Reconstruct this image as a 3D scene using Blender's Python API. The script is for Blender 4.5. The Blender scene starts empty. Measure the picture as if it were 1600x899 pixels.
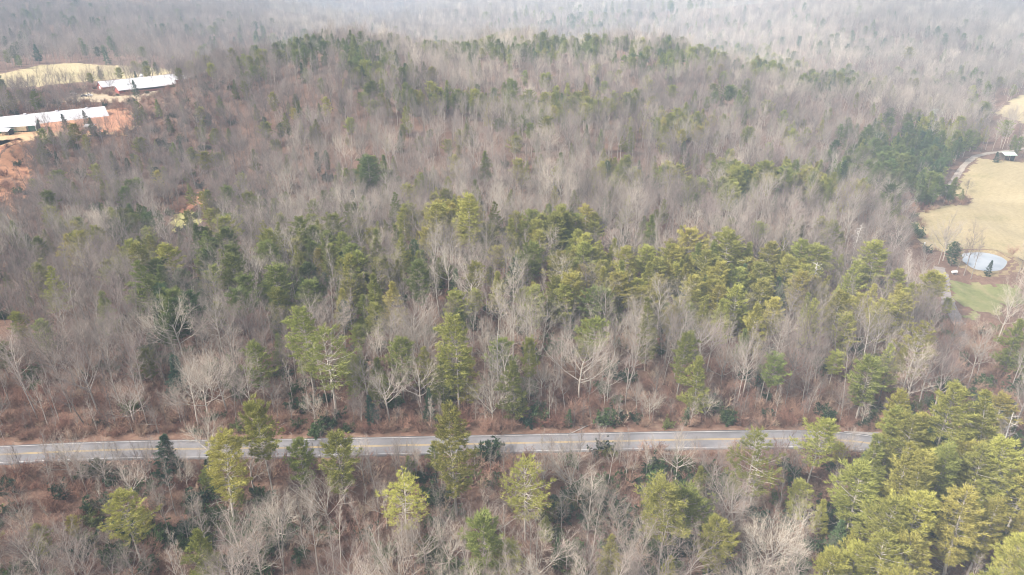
import bpy, math, random
import numpy as np
from mathutils import Vector

# ------------------------------------------------------------------ camera, sky, sun, exposure
SC = bpy.context.scene
COL = SC.collection
CAM_H, PITCH, FPX, CX, CY = 100.0, math.radians(25.0), 1067.0, 800.0, 449.5
cam_d = bpy.data.cameras.new('camera'); cam = bpy.data.objects.new('camera', cam_d); COL.objects.link(cam)
cam.location = (0, 0, CAM_H); cam.rotation_euler = (math.radians(90) - PITCH, 0, 0)
cam_d.sensor_width = 36.0; cam_d.lens = 24.0; cam_d.clip_start = 1.0; cam_d.clip_end = 20000.0
SC.camera = cam
SUN_EL, SUN_AZ = math.radians(42), math.radians(246)      # azimuth clockwise from +Y: to the left, a little behind the camera
world = bpy.data.worlds.new('World'); SC.world = world; world.use_nodes = True
wn = world.node_tree.nodes; wl = world.node_tree.links
sky = wn.new('ShaderNodeTexSky'); sky.sky_type = 'NISHITA'; sky.sun_disc = False
sky.sun_elevation = SUN_EL; sky.sun_rotation = SUN_AZ
sky.altitude = 400; sky.air_density = 1.0; sky.dust_density = 6.0; sky.ozone_density = 1.0
wn['Background'].inputs['Strength'].default_value = 0.075
wl.new(sky.outputs['Color'], wn['Background'].inputs['Color'])
sl = bpy.data.lights.new('sun', 'SUN'); so = bpy.data.objects.new('sun', sl); COL.objects.link(so)
sl.energy = 4.4; sl.angle = math.radians(5); sl.color = (1.0, 0.94, 0.85)
sd = Vector((math.sin(SUN_AZ) * math.cos(SUN_EL), math.cos(SUN_AZ) * math.cos(SUN_EL), math.sin(SUN_EL)))
so.rotation_euler = sd.to_track_quat('Z', 'Y').to_euler(); so.location = (0, 0, 400)
SC.view_settings.view_transform = 'Standard'; SC.view_settings.look = 'None'
SC.view_settings.exposure = 1.78; SC.view_settings.gamma = 1.0; SC.view_settings.use_curve_mapping = False
SC.render.engine = 'CYCLES'
SC.cycles.max_bounces = 4; SC.cycles.diffuse_bounces = 2; SC.cycles.glossy_bounces = 1
SC.cycles.transmission_bounces = 2; SC.cycles.transparent_max_bounces = 8; SC.cycles.volume_bounces = 0
SC.cycles.caustics_reflective = False; SC.cycles.caustics_refractive = False
HAZE_DENSITY = 0.00042
SC.cycles.filter_width = 1.0
SC.cycles.use_denoising = True

# ------------------------------------------------------------------ geometry of the view (to read positions off the photograph)
CP, SP = math.cos(PITCH), math.sin(PITCH)
def ray(px, py):
    u = (px - CX) / FPX; v = (CY - py) / FPX
    return np.array([u, CP + v * SP, -SP + v * CP])
def at_dist(px, py, d):
    r = ray(px, py); t = d / r[1]      # d: metres ahead of the camera
    return (r[0] * t, d, CAM_H + r[2] * t)
def at_z(px, py, z=0.0):
    r = ray(px, py); t = (z - CAM_H) / r[2]
    return (r[0] * t, r[1] * t, z)
def project(x, y, z):
    dz = z - CAM_H
    dep = y * CP - dz * SP
    return CX + FPX * x / dep, CY - FPX * (y * SP + dz * CP) / dep, dep

# ------------------------------------------------------------------ noise
class VNoise:
    def __init__(s, seed):
        s.g = np.random.RandomState(seed).rand(256, 256)
    def __call__(s, x, y):
        x = np.asarray(x, float); y = np.asarray(y, float)
        xi = np.floor(x).astype(int); yi = np.floor(y).astype(int)
        fx = x - xi; fy = y - yi
        fx = fx * fx * (3 - 2 * fx); fy = fy * fy * (3 - 2 * fy)
        g = s.g; a = g[xi & 255, yi & 255]; b = g[(xi + 1) & 255, yi & 255]
        c = g[xi & 255, (yi + 1) & 255]; d = g[(xi + 1) & 255, (yi + 1) & 255]
        return (a * (1 - fx) + b * fx) * (1 - fy) + (c * (1 - fx) + d * fx) * fy
N1, N2, N3, N4 = VNoise(1), VNoise(2), VNoise(3), VNoise(4)

# ------------------------------------------------------------------ terrain
CTRL = []
def cpd(px, py, d):
    x, y, z = at_dist(px, py, d); CTRL.append((x, y, max(z, 1.0)))
def cpz(px, py, z=0.0): CTRL.append(at_z(px, py, z))
for px in (-200, 100, 400, 700, 1000, 1300, 1600, 1800): cpz(px, 690, 0.0); cpz(px, 860, -3.5)
for px in (-100, 200, 500, 800, 1100, 1350): cpz(px, 600, 2.0)
for px, py, d in [
    (-150, 480, 215), (150, 480, 200), (450, 480, 188), (800, 480, 186), (1100, 480, 192), (1350, 480, 205),
    (-150, 380, 272), (150, 380, 262), (450, 380, 248), (800, 380, 240), (1100, 380, 240), (1350, 380, 262),
    (-150, 300, 305), (150, 300, 318), (400, 300, 312), (600, 300, 306), (800, 300, 300), (1000, 300, 300), (1200, 300, 312), (1350, 300, 350),
    (-150, 245, 360), (60, 245, 360), (230, 240, 372),
    (400, 220, 385), (600, 220, 372), (800, 220, 372), (1000, 220, 368), (1200, 220, 388), (1380, 220, 415),
    (350, 160, 440), (480, 150, 455), (650, 165, 428), (800, 170, 445), (950, 175, 440), (1100, 165, 450), (1250, 170, 470), (1400, 205, 435),
    (420, 110, 515), (520, 100, 530), (700, 115, 530), (850, 115, 540), (1000, 110, 535), (1150, 120, 540), (1300, 150, 540),
    # the ridge
    (290, 130, 500), (345, 113, 520), (400, 97, 540), (440, 84, 560), (490, 77, 580), (560, 76, 600), (640, 84, 610), (700, 86, 615),
    (770, 83, 620), (850, 78, 620), (930, 72, 620), (1010, 81, 610), (1100, 98, 595), (1200, 118, 580), (1300, 144, 565), (1360, 162, 515), (1420, 192, 460), (1480, 222, 410),
    # farm bench
    (-150, 205, 395), (0, 200, 402), (90, 195, 412), (180, 188, 425), (-150, 180, 450), (0, 175, 455), (120, 168, 468), (200, 152, 500),
    (150, 143, 530), (250, 138, 540), (80, 148, 540), (-150, 150, 560), (0, 152, 560),
    # field behind the farm, then the wooded hill
    (0, 128, 640), (150, 122, 655), (270, 118, 660), (-150, 125, 660), (0, 100, 760), (150, 97, 780), (270, 100, 760), (-200, 98, 780),
    (0, 60, 960), (200, 55, 980), (400, 60, 1000), (-200, 60, 960), (0, 5, 1350), (200, 0, 1400), (400, 5, 1450), (-300, 0, 1350),
    (560, 48, 1300), (700, 50, 1450), (850, 45, 1450), (1000, 50, 1300), (1150, 62, 1100), (1300, 90, 850),
    (600, 15, 2000), (750, 18, 2100), (900, 10, 2000), (1100, 10, 1700), (1300, 30, 1150), (1450, 60, 950), (1600, 80, 850), (1800, 80, 850),
    (1300, -10, 1500), (1500, 0, 1300), (1700, 0, 1250), (1450, 120, 700), (1600, 130, 640), (1800, 130, 650),
    # beyond the frame
    (-300, -90, 2200), (100, -90, 2300), (500, -90, 2600), (800, -80, 2700), (1100, -90, 2500), (1500, -90, 2200), (1900, -90, 2200),
    (-300, -130, 4200), (300, -130, 4300), (800, -130, 4300), (1300, -130, 4300), (1900, -130, 4200),
]: cpd(px, py, d)
for px, py, z in [(1450, 400, 0), (1520, 400, 0), (1600, 410, 0), (1780, 400, 0), (1450, 330, .5), (1530, 320, .5), (1620, 320, .5), (1780, 320, .5),
                  (1530, 262, 1.5), (1620, 262, 1.5), (1780, 260, 1.5), (1440, 310, 1), (1520, 235, 2), (1620, 225, 2.5), (1560, 190, 4), (1700, 190, 4), (1600, 160, 6), (1750, 160, 6),
                  (1480, 500, 0), (1600, 500, 0), (1550, 600, 0), (1750, 600, 0)]:
    cpz(px, py, z)
for x in (-1800, -700, -400, -200, 0, 200, 400, 700, 1800): CTRL.append((x, -300, -3)); CTRL.append((x, 0, -4)); CTRL.append((x, 60, -4))
for x in (-420, -260, 300, 420): CTRL.append((x, 130, 0)); CTRL.append((x, 100, -2))
for x in (-2500, 2500): CTRL.append((x, 600, 40)); CTRL.append((x, 1600, 120)); CTRL.append((x, 3500, 330))
for x in (-160, -60, 40, 140): CTRL += [(x, 680, 16), (x, 740, 2), (x, 860, -2), (x, 1020, 0)]
CTRL += [(-225, 575, 18), (-250, 620, 9), (-200, 640, 14), (-230, 720, 4), (225, 640, 5), (290, 600, 0), (240, 760, -2), (350, 540, 0), (340, 700, 0)]
CT = np.array(CTRL)
def _fit():
    P = CT[:, :2]; n = len(P)
    K = np.sqrt(((P[:, None] - P[None]) ** 2).sum(-1) + 400.0) * -1
    A = np.zeros((n + 3, n + 3)); A[:n, :n] = K + np.eye(n) * 3.0
    A[:n, n] = 1; A[:n, n + 1:] = P / 1000; A[n, :n] = 1; A[n + 1:, :n] = P.T / 1000
    return np.linalg.solve(A, np.concatenate([CT[:, 2], np.zeros(3)]))
WT = _fit()
def rbf(x, y):
    x = np.asarray(x, float); y = np.asarray(y, float); sh = x.shape
    q = np.stack([x.ravel(), y.ravel()], 1); out = np.empty(len(q)); n = len(CT)
    for i in range(0, len(q), 20000):
        p = q[i:i + 20000]
        r = np.sqrt(((p[:, None] - CT[None, :, :2]) ** 2).sum(-1) + 400.0) * -1
        out[i:i + 20000] = r @ WT[:n] + WT[n] + (p / 1000) @ WT[n + 1:]
    return out.reshape(sh)

def catmull(pts, step):
    pts = [np.array(p, float) for p in pts]
    pts = [2 * pts[0] - pts[1]] + pts + [2 * pts[-1] - pts[-2]]
    out = []
    for i in range(1, len(pts) - 2):
        n = max(2, int(np.linalg.norm(pts[i + 1] - pts[i]) / step))
        for k in range(n):
            t = k / n
            out.append(.5 * ((2 * pts[i]) + (-pts[i - 1] + pts[i + 1]) * t + (2 * pts[i - 1] - 5 * pts[i] + 4 * pts[i + 1] - pts[i + 2]) * t * t
                             + (-pts[i - 1] + 3 * pts[i] - 3 * pts[i + 1] + pts[i + 2]) * t ** 3))
    out.append(pts[-2]); return np.array(out)
ROAD = catmull([at_z(px, py)[:2] for px, py in [(-420, 735), (-150, 722), (0, 713), (200, 705), (400, 703), (600, 699), (800, 695), (1000, 691), (1180, 688), (1290, 689), (1370, 697), (1440, 715), (1540, 750), (1750, 830)]], 2.0)
LANE = catmull([at_z(px, py)[:2] for px, py in [(1385, 700), (1440, 680), (1500, 668), (1543, 645), (1546, 615), (1541, 580), (1528, 550), (1512, 528), (1494, 500), (1480, 470), (1474, 440), (1468, 418)]], 2.0)
LANE2 = catmull([at_z(px, py, .8)[:2] for px, py in [(1405, 330), (1432, 307), (1462, 295), (1487, 280), (1505, 262), (1530, 247), (1580, 238), (1660, 232)]], 2.0)
FORK = catmull([at_z(px, py)[:2] for px, py in [(1532, 555), (1552, 560), (1575, 566), (1610, 570), (1680, 575)]], 2.0)
def dist_to(line, x, y):
    x = np.asarray(x, float); y = np.asarray(y, float)
    q = np.stack([x.ravel(), y.ravel()], 1); best = np.full(len(q), 1e9)
    near = np.nonzero((q[:, 0] > line[:, 0].min() - 60) & (q[:, 0] < line[:, 0].max() + 60) & (q[:, 1] > line[:, 1].min() - 60) & (q[:, 1] < line[:, 1].max() + 60))[0]
    if len(near):
        for i in range(0, len(near), 20000):
            k = near[i:i + 20000]
            best[k] = np.sqrt(((q[k][:, None] - line[None]) ** 2).sum(-1)).min(1)
    return best.reshape(x.shape)
def sstep(a, b, v):
    t = np.clip((v - a) / (b - a), 0, 1); return t * t * (3 - 2 * t)
def poly_w(pts, z=0.0): return np.array([at_z(px, py, z)[:2] for px, py in pts])
FIELD = poly_w([(1440, 378), (1434, 350), (1432, 333), (1470, 322), (1500, 318), (1520, 312), (1522, 300), (1478, 296), (1502, 276), (1530, 253), (1570, 256), (1640, 260), (1850, 270), (1850, 440), (1640, 405), (1580, 398), (1520, 388), (1480, 390)], .3)
POND = poly_w([(1508, 396), (1530, 394), (1550, 397), (1566, 402), (1573, 409), (1570, 416), (1561, 422), (1543, 424), (1524, 420), (1512, 412), (1505, 404)], -.6)
LAWN = poly_w([(1482, 438), (1520, 434), (1590, 440), (1600, 460), (1572, 470), (1560, 490), (1520, 500), (1494, 470)], 0)
FIELD2 = poly_w([(-250, 132), (0, 131), (60, 128), (130, 124), (200, 120), (262, 120), (268, 104), (200, 99), (120, 94), (60, 98), (0, 108), (-250, 112)], 11)
PM_ZONE = (POND - POND.mean(0)) * 1.8 + POND.mean(0)
FIELD3 = poly_w([(1562, 168), (1590, 156), (1700, 150), (1700, 182), (1625, 190)], 4)
FIELD4 = poly_w([(-200, 168), (0, 166), (40, 160), (60, 152), (20, 148), (-200, 150)], 16)
YARD = poly_w([(-250, 222), (0, 226), (30, 218), (72, 212), (100, 208), (150, 206), (195, 208), (215, 190), (205, 172), (172, 168), (100, 178), (0, 186), (-250, 196)], 17)
YARD2 = poly_w([(85, 158), (110, 150), (140, 143), (180, 150), (215, 148), (255, 140), (262, 150), (215, 160), (150, 160)], 16)
PADS = poly_w([(-250, 215), (0, 214), (70, 207), (100, 203), (150, 202), (195, 200), (215, 180), (205, 168), (172, 164), (100, 172), (0, 180), (-250, 190)], 15.6)
CLAYYARD = poly_w([(60, 196), (75, 206), (110, 207), (150, 206), (195, 208), (215, 190), (205, 172), (172, 168), (168, 180), (120, 184), (75, 190)], 16)
CLAY = poly_w([(272, 304), (290, 288), (318, 268), (325, 273), (312, 290), (292, 300)], 9)
GLADE = poly_w([(256, 322), (262, 304), (296, 300), (312, 308), (300, 322), (270, 326)], 9)
BANK = poly_w([(-150, 310), (-150, 225), (0, 224), (32, 220), (50, 228), (36, 250), (20, 280), (0, 300)], 14)
def inside(poly, x, y):
    x = np.asarray(x, float); y = np.asarray(y, float); r = np.zeros(x.shape, bool); n = len(poly); j = n - 1
    for i in range(n):
        xi, yi = poly[i]; xj, yj = poly[j]
        if yi != yj: r ^= ((yi > y) != (yj > y)) & (x < (xj - xi) * (y - yi) / (yj - yi) + xi)
        j = i
    return r
def poly_dist(poly, x, y):
    p = catmull(list(poly) + [poly[0]], 3.0) if False else np.concatenate([np.linspace(poly[i], poly[(i + 1) % len(poly)], 14)[:-1] for i in range(len(poly))])
    d = dist_to(p, x, y); return np.where(inside(poly, x, y), -d, d)
POND_Z = -.75
def height(x, y):
    z = rbf(x, y)
    d0 = np.hypot(x, y)
    rough = sstep(180, 330, d0) * (1 - sstep(215, 260, np.asarray(x)) * (1 - sstep(420, 520, y)))
    farm = (1 - sstep(-240, -170, x)) * sstep(330, 360, y) * (1 - sstep(780, 820, y))
    rough = rough * (1 - .85 * farm)
    n = (N1(x / 62 + 7, y / 70 + 3) - .5) * 11 + (N2(x / 25, y / 25) - .5) * 3.2
    far = sstep(1150, 1900, d0)
    n = n + far * ((N3(x / 430 + 3, y / 330) - .5) * 120 + (N1(x / 150, y / 150) - .5) * 34)
    z = z + n * rough + (N4(x / 9, y / 9) - .5) * .5
    dr = dist_to(ROAD, x, y)
    z = z * sstep(5.5, 17, dr)
    for L in (LANE, FORK):
        dl = dist_to(L, x, y); z = z * sstep(3.0, 10, dl)
    dp = poly_dist(POND, x, y)
    z = z * sstep(3, 14, dp) + (-2.2) * (1 - sstep(-2.5, 2.2, dp))
    for P_, zp in ((YARD, 15.6), (YARD2, 15.6), (PADS, 15.6)):
        w = 1 - sstep(-1, 14, poly_dist(P_, x, y)); z = z * (1 - w) + zp * w
    return z

def axis(a0, mid0, mid1, a1, fine, grow):
    v = list(np.arange(mid0, mid1 + .01, fine)); s = fine
    while v[-1] < a1: s *= grow; v.append(v[-1] + s)
    s = fine
    while v[0] > a0: s *= grow; v.insert(0, v[0] - s)
    return np.array(v)
GX = axis(-3200, -330, 400, 3200, 3.4, 1.07); GY = axis(-300, 70, 640, 4300, 3.4, 1.05)
XX, YY = np.meshgrid(GX, GY, indexing='ij'); ZZ = height(XX, YY)
def ground(x, y):
    x = np.asarray(x, float); y = np.asarray(y, float)
    i = np.clip(np.searchsorted(GX, x) - 1, 0, len(GX) - 2); j = np.clip(np.searchsorted(GY, y) - 1, 0, len(GY) - 2)
    fx = np.clip((x - GX[i]) / (GX[i + 1] - GX[i]), 0, 1); fy = np.clip((y - GY[j]) / (GY[j + 1] - GY[j]), 0, 1)
    return (ZZ[i, j] * (1 - fx) + ZZ[i + 1, j] * fx) * (1 - fy) + (ZZ[i, j + 1] * (1 - fx) + ZZ[i + 1, j + 1] * fx) * fy
def gz(x, y): return float(ground(x, y))
def on_ground(px, py):
    r = ray(px, py); t = np.arange(60, 2500, .5) / math.hypot(r[0], r[1])
    P = r[None] * t[:, None]; z = CAM_H + P[:, 2]
    k = np.nonzero(z < ground(P[:, 0], P[:, 1]))[0]
    k = k[0] if len(k) else -1
    return float(P[k, 0]), float(P[k, 1]), gz(P[k, 0], P[k, 1])
def under_top(px, py, h):
    """ground point of a tree of height h whose top shows at this place of the photograph"""
    y = np.arange(62, 2000, 1.0); x = y * 0
    for _ in range(6):
        z = ground(x, y) + h; dep = y * CP - (z - CAM_H) * SP; x = (px - CX) / FPX * dep
    p = project(x, y, ground(x, y) + h)[1]
    k = np.nonzero(p < py)[0]; k = k[0] if len(k) else -1
    return float(x[k]), float(y[k])

# ------------------------------------------------------------------ helpers
def tag(o, label=None, cat=None, group=None, kind=None):
    if label: o['label'] = label
    if cat: o['category'] = cat
    if group: o['group'] = group
    if kind: o['kind'] = kind
    return o
def obj(name, me, mats=(), parent=None, loc=None):
    if mats and not me.materials:
        for m in (mats if isinstance(mats, (list, tuple)) else [mats]): me.materials.append(m)
    o = bpy.data.objects.new(name, me); COL.objects.link(o)
    if parent: o.parent = parent
    if loc: o.location = loc
    return o
def empty(name, loc, rz=0.0):
    o = bpy.data.objects.new(name, None); COL.objects.link(o); o.location = loc; o.rotation_euler = (0, 0, rz); o.empty_display_size = .5
    return o
def mesh_np(name, V, F, smooth=False, mi=None):
    """F: list of int arrays of equal-width faces"""
    me = bpy.data.meshes.new(name)
    V = np.asarray(V, np.float32)
    Fs = [np.asarray(f, np.int32) for f in F if len(f)]
    nl = sum(f.size for f in Fs); nf = sum(len(f) for f in Fs)
    me.vertices.add(len(V)); me.vertices.foreach_set('co', V.ravel())
    me.loops.add(nl); me.loops.foreach_set('vertex_index', np.concatenate([f.ravel() for f in Fs]))
    me.polygons.add(nf)
    sizes = np.concatenate([np.full(len(f), f.shape[1], np.int32) for f in Fs])
    me.polygons.foreach_set('loop_start', np.concatenate([[0], np.cumsum(sizes)[:-1]]).astype(np.int32))
    if mi is not None: me.polygons.foreach_set('material_index', np.asarray(mi, np.int32))
    me.polygons.foreach_set('use_smooth', np.full(nf, smooth))
    me.update(calc_edges=True); me.validate()
    return me

def mat(name, rough=.9, spec=.15):
    m = bpy.data.materials.new(name); m.use_nodes = True
    n = m.node_tree.nodes; b = n['Principled BSDF']
    b.inputs['Roughness'].default_value = rough; b.inputs['Specular IOR Level'].default_value = spec
    return m, n, m.node_tree.links, b
def noise(n, l, scale, detail=4, rough=.6, vec=None, dist=0.0):
    t = n.new('ShaderNodeTexNoise'); t.inputs['Scale'].default_value = scale; t.inputs['Detail'].default_value = detail
    t.inputs['Roughness'].default_value = rough; t.inputs['Distortion'].default_value = dist
    if vec is not None: l.new(vec, t.inputs['Vector'])
    return t
def ramp(n, l, fac, stops):
    r = n.new('ShaderNodeValToRGB'); e = r.color_ramp.elements
    while len(e) < len(stops): e.new(.5)
    for k, (p, c) in enumerate(stops): e[k].position = p; e[k].color = (*c, 1)
    l.new(fac, r.inputs['Fac']); return r
def mix(n, l, fac, a, b):
    x = n.new('ShaderNodeMix'); x.data_type = 'RGBA'
    for s, v in ((0, fac), (6, a), (7, b)):
        if isinstance(v, (int, float)): x.inputs[s].default_value = v
        elif isinstance(v, tuple): x.inputs[s].default_value = (*v, 1)
        else: l.new(v, x.inputs[s])
    return x.outputs[2]
def math_n(n, l, op, a, b=None):
    x = n.new('ShaderNodeMath'); x.operation = op
    for s, v in ((0, a), (1, b)):
        if v is None: continue
        if isinstance(v, (int, float)): x.inputs[s].default_value = v
        else: l.new(v, x.inputs[s])
    return x.outputs[0]
def world_pos(n): return n.new('ShaderNodeNewGeometry').outputs['Position']

def tinted(name, stops, rough=.85, spec=.1, noise_scale=.6, amount=.35, translucent=0.0, tree=.55, hue=0.0):
    """colour by the plant's own tint, varied from plant to plant and from branch to branch"""
    m, n, l, b = mat(name, rough, spec)
    at = n.new('ShaderNodeAttribute'); at.attribute_type = 'INSTANCER'; at.attribute_name = 'tint'
    r = ramp(n, l, at.outputs['Fac'], stops)
    oi = n.new('ShaderNodeObjectInfo')
    t = noise(n, l, noise_scale, 3, .6, world_pos(n))
    v = math_n(n, l, 'MULTIPLY', math_n(n, l, 'SUBTRACT', t.outputs['Fac'], .5), amount * 2.4)
    v2 = math_n(n, l, 'MULTIPLY', math_n(n, l, 'SUBTRACT', oi.outputs['Random'], .5), tree)
    k = math_n(n, l, 'ADD', math_n(n, l, 'ADD', v, v2), 1.0)
    hs = n.new('ShaderNodeHueSaturation'); l.new(r.outputs['Color'], hs.inputs['Color']); l.new(k, hs.inputs['Value'])
    if hue:
        rr = math_n(n, l, 'FRACT', math_n(n, l, 'MULTIPLY', oi.outputs['Random'], 7.31)); l.new(math_n(n, l, 'ADD', math_n(n, l, 'MULTIPLY', math_n(n, l, 'SUBTRACT', rr, .5), hue), .5), hs.inputs['Hue'])
    l.new(hs.outputs['Color'], b.inputs['Base Color'])
    if translucent:
        tr = n.new('ShaderNodeBsdfTranslucent'); l.new(hs.outputs['Color'], tr.inputs['Color'])
        ms = n.new('ShaderNodeMixShader'); ms.inputs[0].default_value = translucent
        l.new(b.outputs[0], ms.inputs[1]); l.new(tr.outputs[0], ms.inputs[2]); l.new(ms.outputs[0], n['Material Output'].inputs['Surface'])
    return m
M = {}
M['twigs'] = tinted('bare_twigs', [(0, (.19, .145, .135)), (.35, (.28, .225, .20)), (.7, (.41, .35, .29)), (1, (.54, .475, .385))], amount=.25, tree=.75, hue=.02)
M['bark'] = tinted('grey_bark', [(0, (.17, .14, .125)), (.4, (.30, .265, .235)), (1, (.47, .42, .36))], noise_scale=1.5, amount=.25)
M['needles'] = tinted('pine_needles', [(0, (.06, .11, .06)), (.35, (.125, .165, .06)), (.7, (.25, .265, .075)), (1, (.37, .34, .09))], amount=.3, translucent=.18, rough=.6, tree=.5, hue=.03)
M['hem'] = tinted('dark_needles', [(0, (.04, .085, .06)), (1, (.10, .15, .065))], amount=.3, translucent=.15, rough=.6)
M['leafy'] = tinted('evergreen_leaves', [(0, (.03, .06, .03)), (.6, (.08, .12, .04)), (1, (.16, .17, .05))], amount=.4, translucent=.2, rough=.45, spec=.3)
M['brush'] = tinted('brush_twigs', [(0, (.23, .12, .09)), (.5, (.31, .19, .14)), (1, (.42, .33, .24))], amount=.25)
M['dead'] = tinted('dead_wood', [(0, (.28, .25, .23)), (1, (.62, .59, .54))], amount=.2)

# ------------------------------------------------------------------ plant building
class Bag:
    def __init__(s): s.V = []; s.Q = []; s.T = []; s.n = 0
    def tube(s, P, R, k):
        P = np.asarray(P, float); m = len(P); R = np.asarray(R, float)
        T = np.gradient(P, axis=0); T /= np.linalg.norm(T, axis=1)[:, None] + 1e-9
        a = np.array([0.31, .17, .93]) if abs(T[0] @ np.array([.31, .17, .93])) < .9 else np.array([1., 0, 0])
        U = np.cross(T, a); U /= np.linalg.norm(U, axis=1)[:, None] + 1e-9; W = np.cross(T, U)
        th = np.arange(k) * 2 * math.pi / k
        ring = P[:, None] + R[:, None, None] * (np.cos(th)[None, :, None] * U[:, None] + np.sin(th)[None, :, None] * W[:, None])
        s.V.append(ring.reshape(-1, 3)); b = s.n; s.n += m * k
        i = np.arange(m - 1)[:, None] * k; j = np.arange(k)[None]; j2 = (j + 1) % k
        s.Q.append((b + np.stack([i + j, i + j2, i + k + j2, i + k + j], -1)).reshape(-1, 4))
    def tris(s, A):
        A = np.asarray(A, float).reshape(-1, 3); s.V.append(A); n = len(A) // 3
        s.T.append(s.n + np.arange(n * 3).reshape(n, 3)); s.n += n * 3
    def quads(s, A):
        A = np.asarray(A, float).reshape(-1, 3); s.V.append(A); n = len(A) // 4
        s.Q.append(s.n + np.arange(n * 4).reshape(n, 4)); s.n += n * 4
    def mesh(s, name, smooth=False):
        return mesh_np(name, np.concatenate(s.V), [np.concatenate(s.Q) if s.Q else [], np.concatenate(s.T) if s.T else []], smooth)
def unit(v): return v / (np.linalg.norm(v) + 1e-9)
def perp(rs, d, ang, az):
    a = np.array([0, 0, 1.]) if abs(d[2]) < .9 else np.array([1., 0, 0])
    u = unit(np.cross(d, a)); w = np.cross(d, u)
    return unit(d * math.cos(ang) + (u * math.cos(az) + w * math.sin(az)) * math.sin(ang))
def curve_pts(rs, p, d, L, n, up, wob):
    P = [p]; d = d.copy()
    for _ in range(n):
        d = unit(d + np.array([0, 0, up]) + rs.normal(0, wob, 3)); P.append(P[-1] + d * L / n)
    return np.array(P), d

def bare_tree_mesh(seed, H, form):
    """form: dict(clear, width, limbs, fork, up, lean)"""
    rs = np.random.RandomState(seed); tr = Bag(); tw = Bag()
    lean = np.array([math.cos(seed), math.sin(seed), 0]) * form.get('lean', .03)
    r0 = form.get('r', .017) * H
    top = H * form['stem']
    P, d = curve_pts(rs, np.array([0, 0, -.6]), unit(np.array([0, 0, 1.]) + lean), top + .6, 8, .02, .035)
    t = np.linspace(0, 1, 9); tr.tube(P, r0 * (1 - t * form.get('taper', .72)), 6)
    def grow(p, d, L, r, lev):
        n = (5, 4, 3, 2)[lev - 1]; up = (form['up'], .10, .07, .04)[lev - 1]
        Q, _ = curve_pts(rs, p, d, L, n, up, (.09, .12, .14, .12)[lev - 1])
        R = r * (1 - np.linspace(0, 1, n + 1) * .75)
        if lev <= 2: tr.tube(Q, R, 4 if lev == 1 else 3)
        elif lev == 3: tw.tube(Q, R, 3)
        if lev == 4:
            for s in range(n):
                dd = Q[s + 1] - Q[s]; u = unit(np.cross(dd, rs.normal(0, 1, 3))) * R[s] * 1.3
                tw.tris([Q[s] - u, Q[s] + u, Q[s + 1] + dd * .15])
            return
        k = form['kids'][lev - 1]; az = rs.rand() * 6.28
        for c in range(k):
            f = .28 + .72 * (c + rs.rand() * .8) / k; f = min(f, 1.0); x = f * n; i = min(int(x), n - 1)
            q = Q[i] + (Q[i + 1] - Q[i]) * (x - i); dd = unit(Q[i + 1] - Q[i]); az += 2.4 + rs.normal(0, .3)
            ang = math.radians(rs.uniform(24, 48)) * (0.5 if c == k - 1 else 1)
            grow(q, perp(rs, dd, ang, az), L * rs.uniform(.42, .62) * (1.12 - .45 * f), r * .56 * (1 - .5 * f), lev + 1)
    n1 = form['limbs']; az = rs.rand() * 6.28
    for c in range(n1):
        f = (c + rs.rand() * .6) / n1; zf = form['clear'] + (1 - form['clear']) * f
        x = zf * 8; i = min(int(x), 7); q = P[i] + (P[i + 1] - P[i]) * (x - i); az += 2.4 + rs.normal(0, .25)
        sh = 1 - .55 * f if form['stem'] > .8 else 1.0
        L = form['width'] * H * sh * rs.uniform(.75, 1.15)
        ang = math.radians(form['ang'] * (1 - .45 * f)) * rs.uniform(.85, 1.15)
        grow(q, perp(rs, unit(P[i + 1] - P[i]), ang, az), L, r0 * form.get('lr', .42) * (1 - .45 * f), 1)
    return tr, tw
def put_tree(tr, tw, name, mt, mc):
    a = tr.mesh(name + '_trunk', True); a.materials.append(mt)
    b = tw.mesh(name + '_crown'); b.materials.append(mc)
    return a, b

def tuft(bag, rs, p, d, L, w, k, spread=1.0, flat=.5):
    v = rs.normal(0, 1, (k, 3)); v[:, 2] *= flat
    D = d[None] * .9 + v * spread * .55 + np.array([0, 0, .22]); D /= np.linalg.norm(D, axis=1)[:, None]
    l = L * rs.uniform(.6, 1.15, k)[:, None]
    U = np.cross(D, rs.normal(0, 1, (k, 3))); U /= np.linalg.norm(U, axis=1)[:, None]; U *= w
    o = p[None] + rs.normal(0, L * .22, (k, 3)) * np.array([1, 1, .6])
    A = np.stack([o - U, o + U, o + D * l], 1); bag.tris(A)

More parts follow.
